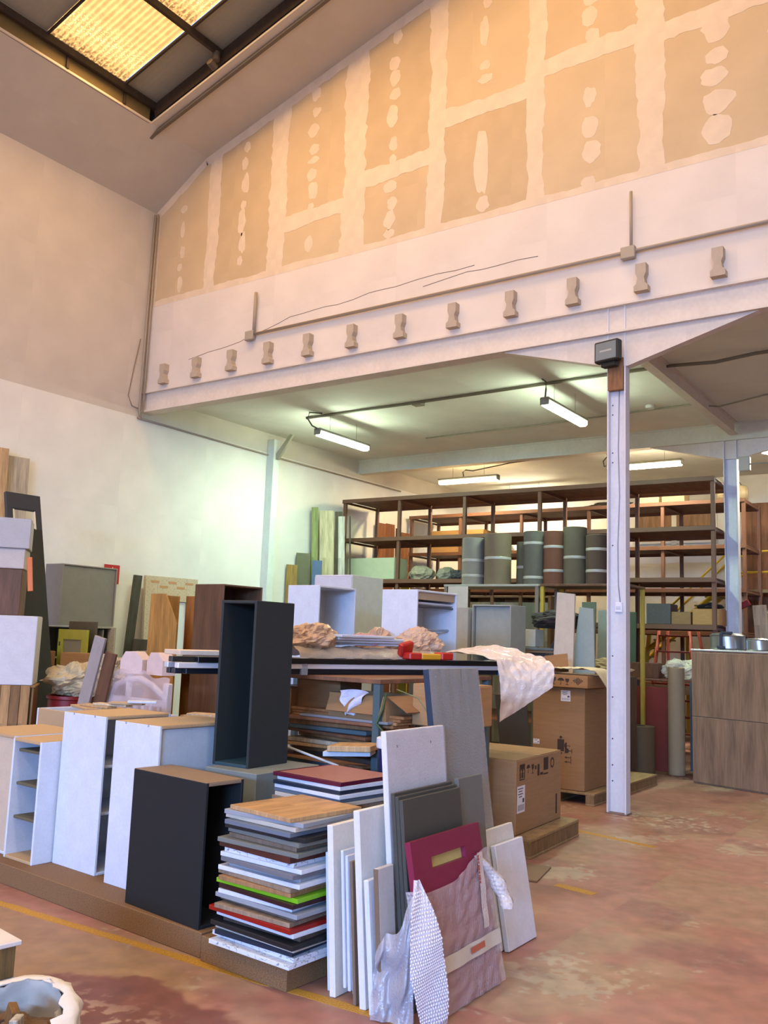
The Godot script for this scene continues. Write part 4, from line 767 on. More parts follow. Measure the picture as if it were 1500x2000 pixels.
	carton("heap_carton", "small cardboard box between the black door and the lime frame", V(-9.58, 0.858, -6.64), 0, 0.24, 0.44, 0.2, M("a17b4c", 0.85, "card", 2.0))
	S("plastic_heap", "heap of crumpled clear plastic on the red bin", "plastic", crumple(V(0.32, 0.18, 0.2), 51, 0.3), film("c9b890", 0.8), V(-7.92, 0.9, -5.9))
	S("plastic_heap", "second tuft of crumpled plastic right behind the first", "plastic", crumple(V(0.22, 0.17, 0.15), 53, 0.3), film("c4b594", 0.7), V(-7.62, 1.0, -6.05))
	var bin := T("red_bin", "dark red bin under the heap of clear plastic", "bin", V(-7.95, 0, -5.88))
	P(bin, "bin_body", lathe([Vector2(0, 0), Vector2(0.18, 0), Vector2(0.22, 0.86), Vector2(0.235, 0.87), Vector2(0.235, 0.9), Vector2(0.2, 0.9), Vector2(0.17, 0.03)], 28), M("7c1a14", 0.45))
	# pale crate pieces
	for k in 4:
		S("crate_piece", ["pale wooden crate slat, lowest in the heap behind the boards", "second pale crate slat above the lowest", "third pale crate slat, tilted", "topmost pale crate slat beside the dark plank"][k], "slat", bx(0.42, 0.10, 0.03), M("c6b493", 0.75, "grain", 2.0), V(-8.42 + 0.03 * k, 0.93 + 0.105 * k, -7.2), V(0, 0, [-2, 3, -4, 2][k]), "pale crate slats")
	S("crate_stand", "grey-brown crate behind the leaning boards under the pale slats", "crate", bx(0.5, 0.925, 0.3, 0.005), M("6a5a48", 0.8, "grain", 1.5), V(-8.38, 0, -7.22))
	S("paper_strip", "strip of printed white paper hanging on the end of the grey base unit", "paper", bx(0.14, 0.62, 0.01), M("d6d0bc", 0.7, "marble", 5.0), V(-9.69, 0.98, -7.72))

	# ---------------- stack at the left edge
	var sl := T("slatted_crate", "crate of upright tan slats at the bottom of the left-edge stack", "crate", V(-8.16, 0, -5.12), 50)
	for k in 9:
		P(sl, "slat", bx(0.083, 1.02, 0.03), M(["b58d58", "a37c48", "c19a64", "8c6a3e"][k % 4], 0.7, "grain", 1.5), V(-0.36 + 0.087 * k, 0, 0.20))
	P(sl, "crate_top", bx(0.84, 0.02, 0.44), M("a37c48", 0.7, "grain", 1.5), V(0, 1.0, -0.03))
	P(sl, "crate_side", bx(0.02, 1.0, 0.40), M("8c6a3e", 0.7, "grain", 1.5), V(0.40, 0, -0.02))
	P(sl, "crate_side", bx(0.02, 1.0, 0.40), M("8c6a3e", 0.7, "grain", 1.5), V(-0.40, 0, -0.02))
	carton("edge_box", "white square box on the slatted crate at the left edge", V(-8.185, 1.022, -5.132), 50, 0.80, 0.66, 0.44, M("d2cfd2", 0.55, "mottle", 2.0))
	carton("edge_box", "dark wood-grain box on the white square box at the left edge", V(-8.44, 1.684, -5.17), 50, 0.66, 0.46, 0.44, M("6b4d38", 0.65, "grain", 1.0))
	carton("edge_box", "lower pale grey box on the wood-grain one", V(-8.43, 2.146, -5.16), 50, 0.68, 0.20, 0.42, M("c2b8b2", 0.6, "mottle", 2.0))
	carton("edge_box", "upper pale grey box at the top of the left-edge stack", V(-8.41, 2.348, -5.15), 53, 0.72, 0.30, 0.44, M("b4b2b4", 0.6, "mottle", 2.0))
	S("orange_strap", "orange strap hanging beside the pale grey boxes at the left edge", "strap", bx(0.05, 0.34, 0.02, 0.004), M("d0702c", 0.5), V(-8.02, 1.93, -5.36), V(0, 50, 6))
	var bd := T("black_door", "tall black door leaning behind the left-edge stack with a small window hole", "door", V(-8.35, 0.06, -5.88), 86)
	bd.rotation_degrees.x = -16
	var bm := M("191715", 0.5, "grain", 1.0)
	P(bd, "door_leaf", bx(0.42, 2.72, 0.045), bm)
	P(bd, "top_rail", bx(0.42, 0.19, 0.045), M("252c34", 0.4), V(0, 2.94, 0))
	for s in [-1, 1]:
		P(bd, "window_stile", bx(0.07, 0.24, 0.045), M("252c34", 0.4), V(s * 0.175, 2.71, 0))
		P(bd, "window_bead", bx(0.014, 0.22, 0.03), M("d8cfae", 0.6), V(s * 0.128, 2.71, 0.01))
	S("pale_board", "tall pale wooden board against the left wall at the picture edge", "board", bx(0.42, 3.80, 0.03), M("cfae84", 0.7, "grain", 0.8), V(-10.38, 0, -6.30), V(0, 86, 1.0))
	S("pale_board", "greyer tall board right behind the pale wooden one on the wall", "board", bx(0.34, 3.74, 0.03), M("c2b6a2", 0.7, "grain", 0.8), V(-10.44, 0, -6.68), V(0, 86, 1.0))

	# ---------------- bottom left corner: a box and a sack
	var bb := T("board_box", "box with a white lid in the bottom left corner", "box", V(-3.43, 0.27, -2.07), -8)
	P(bb, "box_body", bx(0.44, 0.115, 0.34), M("7d6234", 0.8, "grain", 2.0))
	P(bb, "white_lid", bx(0.47, 0.018, 0.37), M("dcd2cc", 0.5, "mottle", 2.0), V(0, 0.116, 0))
	P(bb, "grey_base", bx(0.46, 0.015, 0.36), M("9a9690", 0.6), V(0, -0.016, 0))
	S("box_stand", "brown timber block under the white-lidded box", "block", bx(0.42, 0.25, 0.34, 0.005), M("7a5f3a", 0.8, "grain", 2.0), V(-3.43, 0, -2.07), V(0, -8, 0))
	var sn := noise(1.2, 111)
	var sack := T("scrap_sack", "open white woven sack full of wood scraps in the bottom left corner", "sack", V(-2.90, 0, -1.96))
	P(sack, "sack_cloth", sheet(48, 18, func(u, v):
		var a = u * TAU
		var rr = 0.225 * (0.9 + 0.18 * sin(v * PI)) + 0.025 * sn.get_noise_2d(cos(a) * 2.0 + 5.0, sin(a) * 2.0 + v)
		var tp2 = 0.25 + 0.075 * sin(a + 3.3) + 0.03 * sn.get_noise_2d(cos(a) * 3.0, sin(a) * 3.0)
		return V(cos(a) * rr, tp2 * v, sin(a) * rr), 0.004), M("c2b8aa", 0.8, "mottle", 4.0))
	P(sack, "sack_fold", sheet(48, 8, func(u, v):
		var a = u * TAU
		var rr = 0.205 + 0.035 * sin(v * PI) + 0.05 * v + 0.02 * sn.get_noise_2d(cos(a) * 2.0, sin(a) * 2.0 + v) + 0.022 * sn.get_noise_2d(cos(a) * 7.0 + 3.0, sin(a) * 7.0 + v * 1.5)
		var tp3 = 0.252 + 0.075 * sin(a + 3.3) + 0.012 * sin(v * PI) - 0.10 * v * v
		return V(cos(a) * rr, tp3, sin(a) * rr), 0.004), M("d6d0c8", 0.8, "mottle", 4.0))
	P(sack, "scrap_fill", crumple(V(0.17, 0.07, 0.17), 77, 0.3), M("6d5230", 0.85, "chip", 3.0), V(0, 0.13, 0))
	for k in 5:
		S("sack_scrap", ["red-painted offcut standing in the sack", "tan offcut in the sack nearest the white lid", "dark brown offcut in the middle of the sack", "pale offcut lying in the sack", "brown block deep in the sack"][k], "offcut", bx(0.05 + 0.02 * (k % 3), 0.22 + 0.02 * k, 0.03), M(["8a1f18", "a8823f", "4c3020", "b8ad98", "7a5526"][k], 0.75, "grain", 3.0), V(-2.90 + [-0.16, -0.10, 0.02, 0.1, -0.02][k], 0.02, -1.94 + [-0.10, 0.0, 0.06, -0.05, -0.02][k]), V(10 * sin(k * 2.0), 40 * k, 12 * cos(k * 1.7)), "scraps in the sack")

# ---------------------------------------------------------------- textures
func noise(f: float, s: int, oct := 4) -> FastNoiseLite:
	var n := FastNoiseLite.new()
	n.seed = s
	n.frequency = f
	n.noise_type = FastNoiseLite.TYPE_SIMPLEX_SMOOTH
	n.fractal_octaves = oct
	return n

func make_tex(key: String, w: int, h: int, fn: Callable) -> ImageTexture:
	if tex.has(key):
		return tex[key]
	var im := Image.create(w, h, false, Image.FORMAT_RGB8)
	for y in h:
		for x in w:
			im.set_pixel(x, y, fn.call(x, y))
	tex[key] = ImageTexture.create_from_image(im)
	return tex[key]

func tex_grain() -> ImageTexture:
	var a := noise(0.02, 3)
	var b := noise(0.11, 4)
	return make_tex("grain", 256, 256, func(x, y):
		var v = 0.88 + 0.16 * a.get_noise_2d(x * 1.6, y * 0.22) + 0.12 * b.get_noise_2d(x * 2.0, y * 0.12)
		v = clampf(v, 0.5, 1.0)
		return Color(v, v * 0.985, v * 0.96))

func tex_mottle() -> ImageTexture:
	var a := noise(0.012, 11)
	var b := noise(0.08, 12)
	return make_tex("mottle", 256, 256, func(x, y):
		var v = clampf(0.965 + 0.03 * a.get_noise_2d(x, y) + 0.025 * b.get_noise_2d(x, y), 0.7, 1.0)
		return Color(v, v, v * 0.99))

func tex_wall() -> ImageTexture:
	var a := noise(0.008, 13, 5)
	return make_tex("wall", 256, 256, func(x, y):
		var v = clampf(0.975 + 0.035 * a.get_noise_2d(x, y), 0.7, 1.0)
		return Color(v, v, v * 0.995))

func tex_card() -> ImageTexture:
	var a := noise(0.05, 21)
	return make_tex("card", 256, 256, func(x, y):
		var v = clampf(0.93 + 0.05 * a.get_noise_2d(x * 0.15, y * 1.5) + 0.02 * sin(x * 1.2), 0.6, 1.0)
		return Color(v, v * 0.99, v * 0.97))

func tex_chip() -> ImageTexture:
	var a := noise(0.16, 31, 3)
	return make_tex("chip", 256, 256, func(x, y):
		var v = clampf(0.86 + 0.22 * a.get_noise_2d(x, y * 1.8), 0.5, 1.0)
		return Color(v, v * 0.97, v * 0.92))

func tex_marble() -> ImageTexture:
	var a := noise(0.014, 41)
	return make_tex("marble", 256, 256, func(x, y):
		var n = absf(a.get_noise_2d(x, y * 1.4))
		var v = 0.95 - 0.45 * smoothstep(0.05, 0.0, n)
		return Color(v, v, v * 1.01))

func tex_floor() -> ImageTexture:
	var a := noise(0.0045, 51)
	var b := noise(0.02, 52)
	var c := noise(0.007, 53, 5)
	var d := noise(0.09, 54)
	return make_tex("floor", 1024, 1024, func(x, y):
		var wear = smoothstep(-0.10, 0.28, a.get_noise_2d(x, y) + 0.28 * b.get_noise_2d(x, y))
		var red = Color(0.60, 0.42, 0.365)
		var tan_ = Color(0.60, 0.475, 0.39)
		var col = red.lerp(tan_, wear)
		var fl = smoothstep(0.34, 0.42, c.get_noise_2d(x + 300, y) + 0.35 * d.get_noise_2d(x, y))
		col = col.lerp(Color(0.66, 0.60, 0.52), fl * 0.75)
		var mar = smoothstep(0.2, 0.5, c.get_noise_2d(x - 500, y + 200))
		col = col.lerp(Color(0.47, 0.29, 0.27), mar * 0.6)
		# places, in texels: bare tan floor before the platform, a maroon patch near it, scraped flakes by the column
		var wob = 0.35 * b.get_noise_2d(x, y) + 0.25 * a.get_noise_2d(x * 3.0, y * 3.0)
		var e1 = Vector2((x - 770.0) / 150.0, (y - 92.0) / 42.0).length() + wob
		col = col.lerp(Color(0.56, 0.455, 0.335), 0.8 * smoothstep(1.15, 0.7, e1))
		var e2 = Vector2((x - 915.0) / 75.0, (y - 112.0) / 34.0).length() + wob
		var m2 = smoothstep(1.05, 0.9, e2)
		col = col.lerp(Color(0.41, 0.24, 0.235), 0.8 * m2)
		var e3 = Vector2((x - 948.0) / 70.0, (y - 466.0) / 46.0).length() + wob
		var m3 = smoothstep(1.1, 0.7, e3)
		var f2 = smoothstep(0.10, 0.22, d.get_noise_2d(x * 0.9 + 77.0, y * 0.9) + 0.4 * b.get_noise_2d(x * 1.5, y * 1.5 + 55.0))
		col = col.lerp(Color(0.69, 0.63, 0.56), 0.85 * f2 * maxf(m2 * smoothstep(90.0, 130.0, float(y)), m3))
		var k = 1.0 + 0.10 * d.get_noise_2d(x * 0.7, y * 0.7) + 0.06 * b.get_noise_2d(x * 2.0, y * 2.0)
		return Color(col.r * k, col.g * k, col.b * k))

func tex_sky_sheet() -> ImageTexture:
	var a := noise(0.03, 61)
	var b := noise(0.12, 62)
	return make_tex("sheet", 256, 256, func(x, y):
		var v = 0.80 + 0.10 * sin(x * TAU / 16.0) + 0.10 * a.get_noise_2d(x, y)
		var edge = smoothstep(200.0, 250.0, y) * 0.5
		var blot = smoothstep(0.16, 0.4, b.get_noise_2d(x, y * 0.6) + edge * 0.55)
		v -= 0.6 * blot * edge
		var hot = smoothstep(0.25, 0.5, b.get_noise_2d(x * 1.6, y * 1.6 + 99.0)) * smoothstep(120.0, 180.0, y) * smoothstep(240.0, 190.0, y)
		return Color(clampf(v + hot * 0.5, 0.05, 1.0), clampf(v * 0.77 + hot * 0.55, 0.03, 1.0), clampf(v * 0.47 + hot * 0.45, 0.01, 1.0)))

func tex_bump(key: String, f: float, s: int) -> NoiseTexture2D:
	if tex.has(key):
		return tex[key]
	var t := NoiseTexture2D.new()
	t.width = 256
	t.height = 256
	t.seamless = true
	t.as_normal_map = true
	t.bump_strength = 4.0
	t.noise = noise(f, s)
	tex[key] = t
	return t

func tex_bubbles() -> ImageTexture:
	if tex.has("bub"):
		return tex["bub"]
	var im := Image.create(128, 128, false, Image.FORMAT_RGB8)
	for y in 128:
		for x in 128:
			var cx = fmod(x + (8.0 if int(y / 16) % 2 == 1 else 0.0), 16.0) - 8.0
			var cy = fmod(y, 16.0) - 8.0
			var h = clampf(1.0 - (cx * cx + cy * cy) / 46.0, 0.0, 1.0)
			im.set_pixel(x, y, Color(h, h, h))
	im.bump_map_to_normal_map(6.0)
	tex["bub"] = ImageTexture.create_from_image(im)
	return tex["bub"]

# ---------------------------------------------------------------- materials
func M(hex: String, rough := 0.6, kind := "", scale := 1.0, metal := 0.0) -> StandardMaterial3D:
	var key := "%s|%s|%s|%s|%s" % [hex, rough, kind, scale, metal]
	if mcache.has(key):
		return mcache[key]
	var m := StandardMaterial3D.new()
	m.albedo_color = Color(hex)
	m.roughness = rough
	m.metallic = metal
	if kind != "":
		m.uv1_triplanar = true
		m.uv1_scale = Vector3.ONE * scale
		match kind:
			"grain": m.albedo_texture = tex_grain()
			"mottle": m.albedo_texture = tex_mottle()
			"card": m.albedo_texture = tex_card()
			"chip": m.albedo_texture = tex_chip()
			"marble": m.albedo_texture = tex_marble()
			"wall":
				m.uv1_world_triplanar = true
				m.albedo_texture = tex_wall()
				m.normal_enabled = true
				m.normal_texture = tex_bump("nwall", 0.03, 71)
				m.normal_scale = 0.10
	mcache[key] = m
	return m

func film(hex: String, alpha: float, bubbles := false) -> StandardMaterial3D:
	var key := "film%s%s%s" % [hex, alpha, bubbles]
	if mcache.has(key):
		return mcache[key]
	var m := StandardMaterial3D.new()
	m.albedo_color = Color(hex)
	m.albedo_color.a = alpha
	m.transparency = BaseMaterial3D.TRANSPARENCY_ALPHA
	m.cull_mode = BaseMaterial3D.CULL_DISABLED
	m.roughness = 0.25
	m.normal_enabled = true
	m.uv1_triplanar = true
	if bubbles:
		m.normal_texture = tex_bubbles()
		m.uv1_scale = Vector3.ONE * 7.0
		m.normal_scale = 0.6
	else:
		m.normal_texture = tex_bump("nfilm", 0.05, 72)
		m.uv1_scale = Vector3.ONE * 5.0
		m.normal_scale = 1.0
	mcache[key] = m
	return m

func glow(hex: String, energy: float, t: Texture2D = null) -> StandardMaterial3D:
	var m := StandardMaterial3D.new()
	m.albedo_color = Color(0.85, 0.85, 0.82)
	m.emission_enabled = true
	m.emission = Color(hex)
	m.emission_energy_multiplier = energy
	if t:
		m.emission = Color.BLACK
		m.emission_operator = BaseMaterial3D.EMISSION_OP_ADD
		m.emission_texture = t
		m.albedo_color = Color(0.6, 0.45, 0.25)
	return m

# ---------------------------------------------------------------- meshes
func quad(st: SurfaceTool, a: Vector3, b: Vector3, c: Vector3, d: Vector3) -> void:
	for p in [a, b, c, a, c, d]:
		st.add_vertex(p)

func bx(w: float, h: float, d: float, b := -1.0) -> ArrayMesh:
	# bevelled block, x and z centred, y from 0 to h
	if b < 0:
		b = minf(0.003, 0.2 * minf(w, minf(h, d)))
	var key := "b%.4f,%.4f,%.4f,%.4f" % [w, h, d, b]
	if meshes.has(key):
		return meshes[key]
	var st := SurfaceTool.new()
	st.begin(Mesh.PRIMITIVE_TRIANGLES)
	st.set_smooth_group(-1)
	var H := Vector3(w, h, d) * 0.5
	var off := Vector3(0, H.y, 0)
	for ax in 3:
		var u := (ax + 1) % 3
		var v := (ax + 2) % 3
		for s in [-1, 1]:
			var c := []
			for k in [[-1, -1], [1, -1], [1, 1], [-1, 1]]:
				var p := Vector3.ZERO
				p[ax] = s * H[ax]
				p[u] = k[0] * (H[u] - b)
				p[v] = k[1] * (H[v] - b)
				c.append(p + off)
			if s < 0: quad(st, c[0], c[1], c[2], c[3])
			else: quad(st, c[3], c[2], c[1], c[0])
	for ax in 3:
		var u := (ax + 1) % 3
		var v := (ax + 2) % 3
		for su in [-1, 1]:
			for sv in [-1, 1]:
				var q := []
				for k in [[-1, 0], [1, 0], [1, 1], [-1, 1]]:
					var p := Vector3.ZERO
					p[ax] = k[0] * (H[ax] - b)
					p[u] = su * (H[u] - (b if k[1] == 1 else 0.0))
					p[v] = sv * (H[v] - (0.0 if k[1] == 1 else b))
					q.append(p + off)
				if su * sv > 0: quad(st, q[0], q[1], q[2], q[3])
				else: quad(st, q[3], q[2], q[1], q[0])
	for sx in [-1, 1]:
		for sy in [-1, 1]:
			for sz in [-1, 1]:
				var s := Vector3(sx, sy, sz)
				var a := s * Vector3(H.x, H.y - b, H.z - b) + off
				var e := s * Vector3(H.x - b, H.y, H.z - b) + off
				var f := s * Vector3(H.x - b, H.y - b, H.z) + off
				var tri := [a, f, e] if sx * sy * sz > 0 else [a, e, f]
				for p in tri: st.add_vertex(p)
	st.generate_normals()
	meshes[key] = st.commit()
	return meshes[key]

func extrude(poly: PackedVector2Array, depth: float) -> ArrayMesh:
	# polygon in xy, from z = 0 back to z = -depth
	var st := SurfaceTool.new()
	st.begin(Mesh.PRIMITIVE_TRIANGLES)
	st.set_smooth_group(-1)
	if Geometry2D.is_polygon_clockwise(poly):
		poly = poly.duplicate()
		poly.reverse()
	var idx := Geometry2D.triangulate_polygon(poly)
	for i in range(0, idx.size(), 3):
		var a := poly[idx[i]]
		var b := poly[idx[i + 1]]
		var c := poly[idx[i + 2]]
		if (b - a).cross(c - a) > 0:
			var t := b
			b = c
			c = t
		for p in [a, b, c]: st.add_vertex(Vector3(p.x, p.y, 0))
		for p in [a, c, b]: st.add_vertex(Vector3(p.x, p.y, -depth))
	var area := 0.0
	for i in poly.size():
		area += poly[i].cross(poly[(i + 1) % poly.size()])
	for i in poly.size():
		var a := poly[i]
		var b := poly[(i + 1) % poly.size()]
		if area < 0:
			var t := a
			a = b
			b = t
		quad(st, Vector3(b.x, b.y, 0), Vector3(b.x, b.y, -depth), Vector3(a.x, a.y, -depth), Vector3(a.x, a.y, 0))
	st.generate_normals()
	return st.commit()

func tube(pts: Array, r: float, n := 8) -> ArrayMesh:
	var st := SurfaceTool.new()
	st.begin(Mesh.PRIMITIVE_TRIANGLES)
	var rings := []
	var nrm := []
	for i in pts.size():
		var t: Vector3 = (pts[mini(i + 1, pts.size() - 1)] - pts[maxi(i - 1, 0)]).normalized()
		var up := Vector3.UP if absf(t.y) < 0.9 else Vector3.RIGHT
		var s := t.cross(up).normalized()
		var w := s.cross(t).normalized()
		var ring := []
		for k in n:
			var a := TAU * k / n
			ring.append(pts[i] + (s * cos(a) + w * sin(a)) * r)
		rings.append(ring)
	for i in pts.size() - 1:
		for k in n:
			quad(st, rings[i][k], rings[i][(k + 1) % n], rings[i + 1][(k + 1) % n], rings[i + 1][k])
	for k in range(1, n - 1):
		for p in [rings[0][0], rings[0][k + 1], rings[0][k]]: st.add_vertex(p)
		var l = rings[pts.size() - 1]
		for p in [l[0], l[k], l[k + 1]]: st.add_vertex(p)
	st.generate_normals()
	return st.commit()

func lathe(prof: Array, n := 32) -> ArrayMesh:
	# profile of (radius, height), bottom to top
	var st := SurfaceTool.new()
	st.begin(Mesh.PRIMITIVE_TRIANGLES)
	st.set_smooth_group(-1)
	for i in prof.size() - 1:
		for k in n:
			var a0 := TAU * k / n
			var a1 := TAU * (k + 1) / n
			var p = prof[i]
			var q = prof[i + 1]
			var v := [Vector3(cos(a0) * p.x, p.y, sin(a0) * p.x), Vector3(cos(a1) * p.x, p.y, sin(a1) * p.x), Vector3(cos(a1) * q.x, q.y, sin(a1) * q.x), Vector3(cos(a0) * q.x, q.y, sin(a0) * q.x)]
			st.set_smooth_group(i + 1)
			if p.x > 0.0001:
				for w in [v[0], v[1], v[2]]: st.add_vertex(w)
			if q.x > 0.0001:
				for w in [v[0], v[2], v[3]]: st.add_vertex(w)
	st.generate_normals()
	return st.commit()

func cyl(r: float, h: float, n := 28) -> ArrayMesh:
	var b := minf(0.006, r * 0.2)
	return lathe([Vector2(0, 0), Vector2(r - b, 0), Vector2(r, b), Vector2(r, h - b), Vector2(r - b, h), Vector2(0, h)], n)

func sheet(nu: int, nv: int, fn: Callable, th := 0.003, smooth := 0) -> ArrayMesh:
	# a thin closed skin over a parametric surface
	var st := SurfaceTool.new()
	st.begin(Mesh.PRIMITIVE_TRIANGLES)
	st.set_smooth_group(smooth)
	var g := []
	for i in nu + 1:
		var row := []
		for j in nv + 1:
			row.append(fn.call(float(i) / nu, float(j) / nv))
		g.append(row)
	var nn := []
	for i in nu + 1:
		var row := []
		for j in nv + 1:
			var du: Vector3 = g[mini(i + 1, nu)][j] - g[maxi(i - 1, 0)][j]
			var dv: Vector3 = g[i][mini(j + 1, nv)] - g[i][maxi(j - 1, 0)]
			row.append(du.cross(dv).normalized() * th)
		nn.append(row)
	for i in nu:
		for j in nv:
			var a: Vector3 = g[i][j]
			var b: Vector3 = g[i + 1][j]
			var c: Vector3 = g[i + 1][j + 1]
			var d: Vector3 = g[i][j + 1]
			quad(st, a, d, c, b)
			if th > 0:
				quad(st, a - nn[i][j], b - nn[i + 1][j], c - nn[i + 1][j + 1], d - nn[i][j + 1])
	st.generate_normals()
	return st.commit()

func crumple(r: Vector3, s: int, amp := 0.25, f := 1.6) -> ArrayMesh:
	# a crumpled heap standing on y = 0, with sharp folds
	var n := noise(f * 0.9, s, 4)
	n.fractal_type = FastNoiseLite.FRACTAL_RIDGED
	var m := noise(1.1, s + 1, 2)
	return sheet(56, 32, func(u, v):
		var a = u * TAU
		var b = v * PI
		var d = Vector3(cos(a) * sin(b), cos(b), sin(a) * sin(b))
		var k = 0.95 + amp * 0.9 * n.get_noise_3dv(d) + amp * 1.3 * m.get_noise_3dv(d)
		var p = d * k * r
		p.y = maxf(p.y, -r.y * 0.75) + r.y * 0.75
		return p, 0.0, -1)

func text_mesh(s: String, size: float, font := "Droid Sans") -> TextMesh:
	var t := TextMesh.new()
	var f := SystemFont.new()
	f.font_names = PackedStringArray([font])
	t.font = f
	t.text = s
	t.font_size = 32
	t.pixel_size = size / 32.0
	t.depth = 0.002
	return t

# ---------------------------------------------------------------- nodes
func numbered(n: String) -> String:
	var k: int = used.get(n, 0)
	used[n] = k + 1
	return n if k == 0 else "%s_%03d" % [n, k]

func T(nm: String, label: String, cat: String, at: Vector3, yaw := 0.0, grp := "") -> Node3D:
	var o := Node3D.new()
	o.name = numbered(nm)
	add_child(o)
	o.position = at
	o.rotation_degrees.y = yaw
	o.set_meta("label", label)
	o.set_meta("category", cat)
	if grp != "": o.set_meta("group", grp)
	return o

func P(par: Node3D, nm: String, mesh: Mesh, mat: Material, at := Vector3.ZERO, rot := Vector3.ZERO) -> MeshInstance3D:
	var o := MeshInstance3D.new()
	o.name = nm
	o.mesh = mesh
	o.material_override = mat
	o.position = at
	o.rotation_degrees = rot
	var names := 0
	for c in par.get_children():
		if String(c.name) == nm or String(c.name).begins_with(nm + "_0"): names += 1
	if names > 0: o.name = "%s_%03d" % [nm, names]
	par.add_child(o, true)
	return o

func S(nm: String, label: String, cat: String, mesh: Mesh, mat: Material, at: Vector3, rot := Vector3.ZERO, grp := "") -> MeshInstance3D:
	var o := MeshInstance3D.new()
	o.name = numbered(nm)
	o.mesh = mesh
	o.material_override = mat
	add_child(o)
	o.position = at
	o.rotation_degrees = rot
	o.set_meta("label", label)
	o.set_meta("category", cat)
	if grp != "": o.set_meta("group", grp)
	return o

func st_(o: Node3D) -> Node3D:
	o.set_meta("kind", "structure")
	return o

func dup(src: Node3D, label: String, at: Vector3, rot: Vector3) -> Node3D:
	var base := String(src.name)
	var c := src.duplicate() as Node3D
	c.name = numbered(base)
	add_child(c)
	c.position = at
	c.rotation_degrees = rot
	c.set_meta("label", label)
	return c

func V(x: float, y: float, z: float) -> Vector3:
	return Vector3(x, y, z)

func lamp(at: Vector3, size: Vector2, col: Color, e: float, look: Vector3) -> void:
	var l := AreaLight3D.new()
	l.name = numbered("area_light")
	l.area_size = size
	l.light_color = col
	l.light_energy = e
	l.area_range = 40.0
	l.area_attenuation = 2.0
	l.shadow_enabled = true
	add_child(l)
	l.position = at
	var up := Vector3.UP if absf(look.y) < 0.9 else Vector3.FORWARD
	l.look_at_from_position(at, at + look, up)

# ---------------------------------------------------------------- builders
func cabinet(nm: String, label: String, cat: String, at: Vector3, yaw: float, w: float, h: float, d: float, out: Material, ins: Material, o := {}) -> Node3D:
	# open carcass, its open side is local +z; origin at the middle of its foot
	var c := T(nm, label, cat, at, yaw, o.get("group", ""))
	var t: float = o.get("t", 0.018)
	for s in [-1, 1]:
		P(c, "side_panel", bx(t, h, d), o.get("side", out), V(s * (w - t) / 2, 0, 0))
	P(c, "top_panel", bx(w - 2 * t, t, d), o.get("top", out), V(0, h - t, 0))
	if o.has("top"):
		P(c, "top_face", bx(w - 0.004, 0.002, d - 0.004, 0.0005), o.top, V(0, h, 0))
	P(c, "bottom_panel", bx(w - 2 * t, t, d), o.get("bottom", out), V(0, 0, 0))
	P(c, "back_panel", bx(w - 2 * t, h - 2 * t, 0.008), ins, V(0, t, -d / 2 + 0.012))
	for y in o.get("shelves", []):
		P(c, "shelf", bx(w - 2 * t - 0.002, t, d - 0.05), o.get("shelf", out), V(0, y, -0.01))
	for k in o.get("screws", 0):
		for s in [-1, 1]:
			P(c, "screw_cap", bx(0.002, 0.012, 0.012, 0.0005), M("8d93a3", 0.5), V(s * (w / 2 + 0.0005), h - 0.012, -d / 2 + d * (k + 0.5) / o.screws))
	return c

func door_face(c: Node3D, nm: String, w: float, h: float, m: Material, at: Vector3) -> Node3D:
	return P(c, nm, bx(w, h, 0.018), m, at)

func carton(nm: String, label: String, at: Vector3, yaw: float, w: float, h: float, d: float, m: Material, cat := "box", grp := "") -> Node3D:
	var c := T(nm, label, cat, at, yaw, grp)
	P(c, "carton_body", bx(w, h - 0.004, d, 0.006), m)
	for s in [-1, 1]:
		P(c, "top_flap", bx(w - 0.008, 0.004, d / 2 - 0.006, 0.001), m, V(0, h - 0.004, s * d / 4))
	P(c, "packing_tape", bx(w - 0.004, 0.001, 0.05, 0.0003), M("b99a6c", 0.3), V(0, h, 0))
	return c

func arrow_mark(c: Node3D, m: Material, at: Vector3, s: float, rot: Vector3) -> void:
	# twin "this way up" arrows over a bar, upright in the local xy plane
	for k in [-1, 1]:
		var x: float = k * 0.28 * s
		P(c, "printed_arrow", extrude(PackedVector2Array([Vector2(x - .05 * s, .12 * s), Vector2(x + .05 * s, .12 * s), Vector2(x + .05 * s, .6 * s), Vector2(x + .16 * s, .6 * s), Vector2(x, .95 * s), Vector2(x - .16 * s, .6 * s), Vector2(x - .05 * s, .6 * s)]), 0.0012), m, at, rot)
	P(c, "printed_bar", extrude(PackedVector2Array([Vector2(-.5 * s, 0), Vector2(.5 * s, 0), Vector2(.5 * s, .07 * s), Vector2(-.5 * s, .07 * s)]), 0.0012), m, at, rot)

func glass_mark(c: Node3D, m: Material, at: Vector3, s: float, rot: Vector3) -> void:
	P(c, "printed_glass", extrude(PackedVector2Array([Vector2(-.28, 0), Vector2(.28, 0), Vector2(.28, .07), Vector2(.05, .09), Vector2(.05, .4), Vector2(.3, .6), Vector2(.33, 1), Vector2(-.33, 1), Vector2(-.3, .6), Vector2(-.05, .4), Vector2(-.05, .09), Vector2(-.28, .07)]) * Transform2D(0, Vector2(s, s), 0, Vector2.ZERO), 0.0012), m, at, rot)

func umbrella_mark(c: Node3D, m: Material, at: Vector3, s: float, rot: Vector3) -> void:
	var p := PackedVector2Array()
	for k in 11:
		p.append(Vector2(cos(PI * k / 10.0) * .5, .55 + sin(PI * k / 10.0) * .4) * s)
	p.append_array(PackedVector2Array([Vector2(-.04, .55) * s, Vector2(-.04, .12) * s, Vector2(-.14, .16) * s, Vector2(-.12, .02) * s, Vector2(.04, .02) * s, Vector2(.04, .55) * s]))
	P(c, "printed_umbrella", extrude(p, 0.0012), m, at, rot)

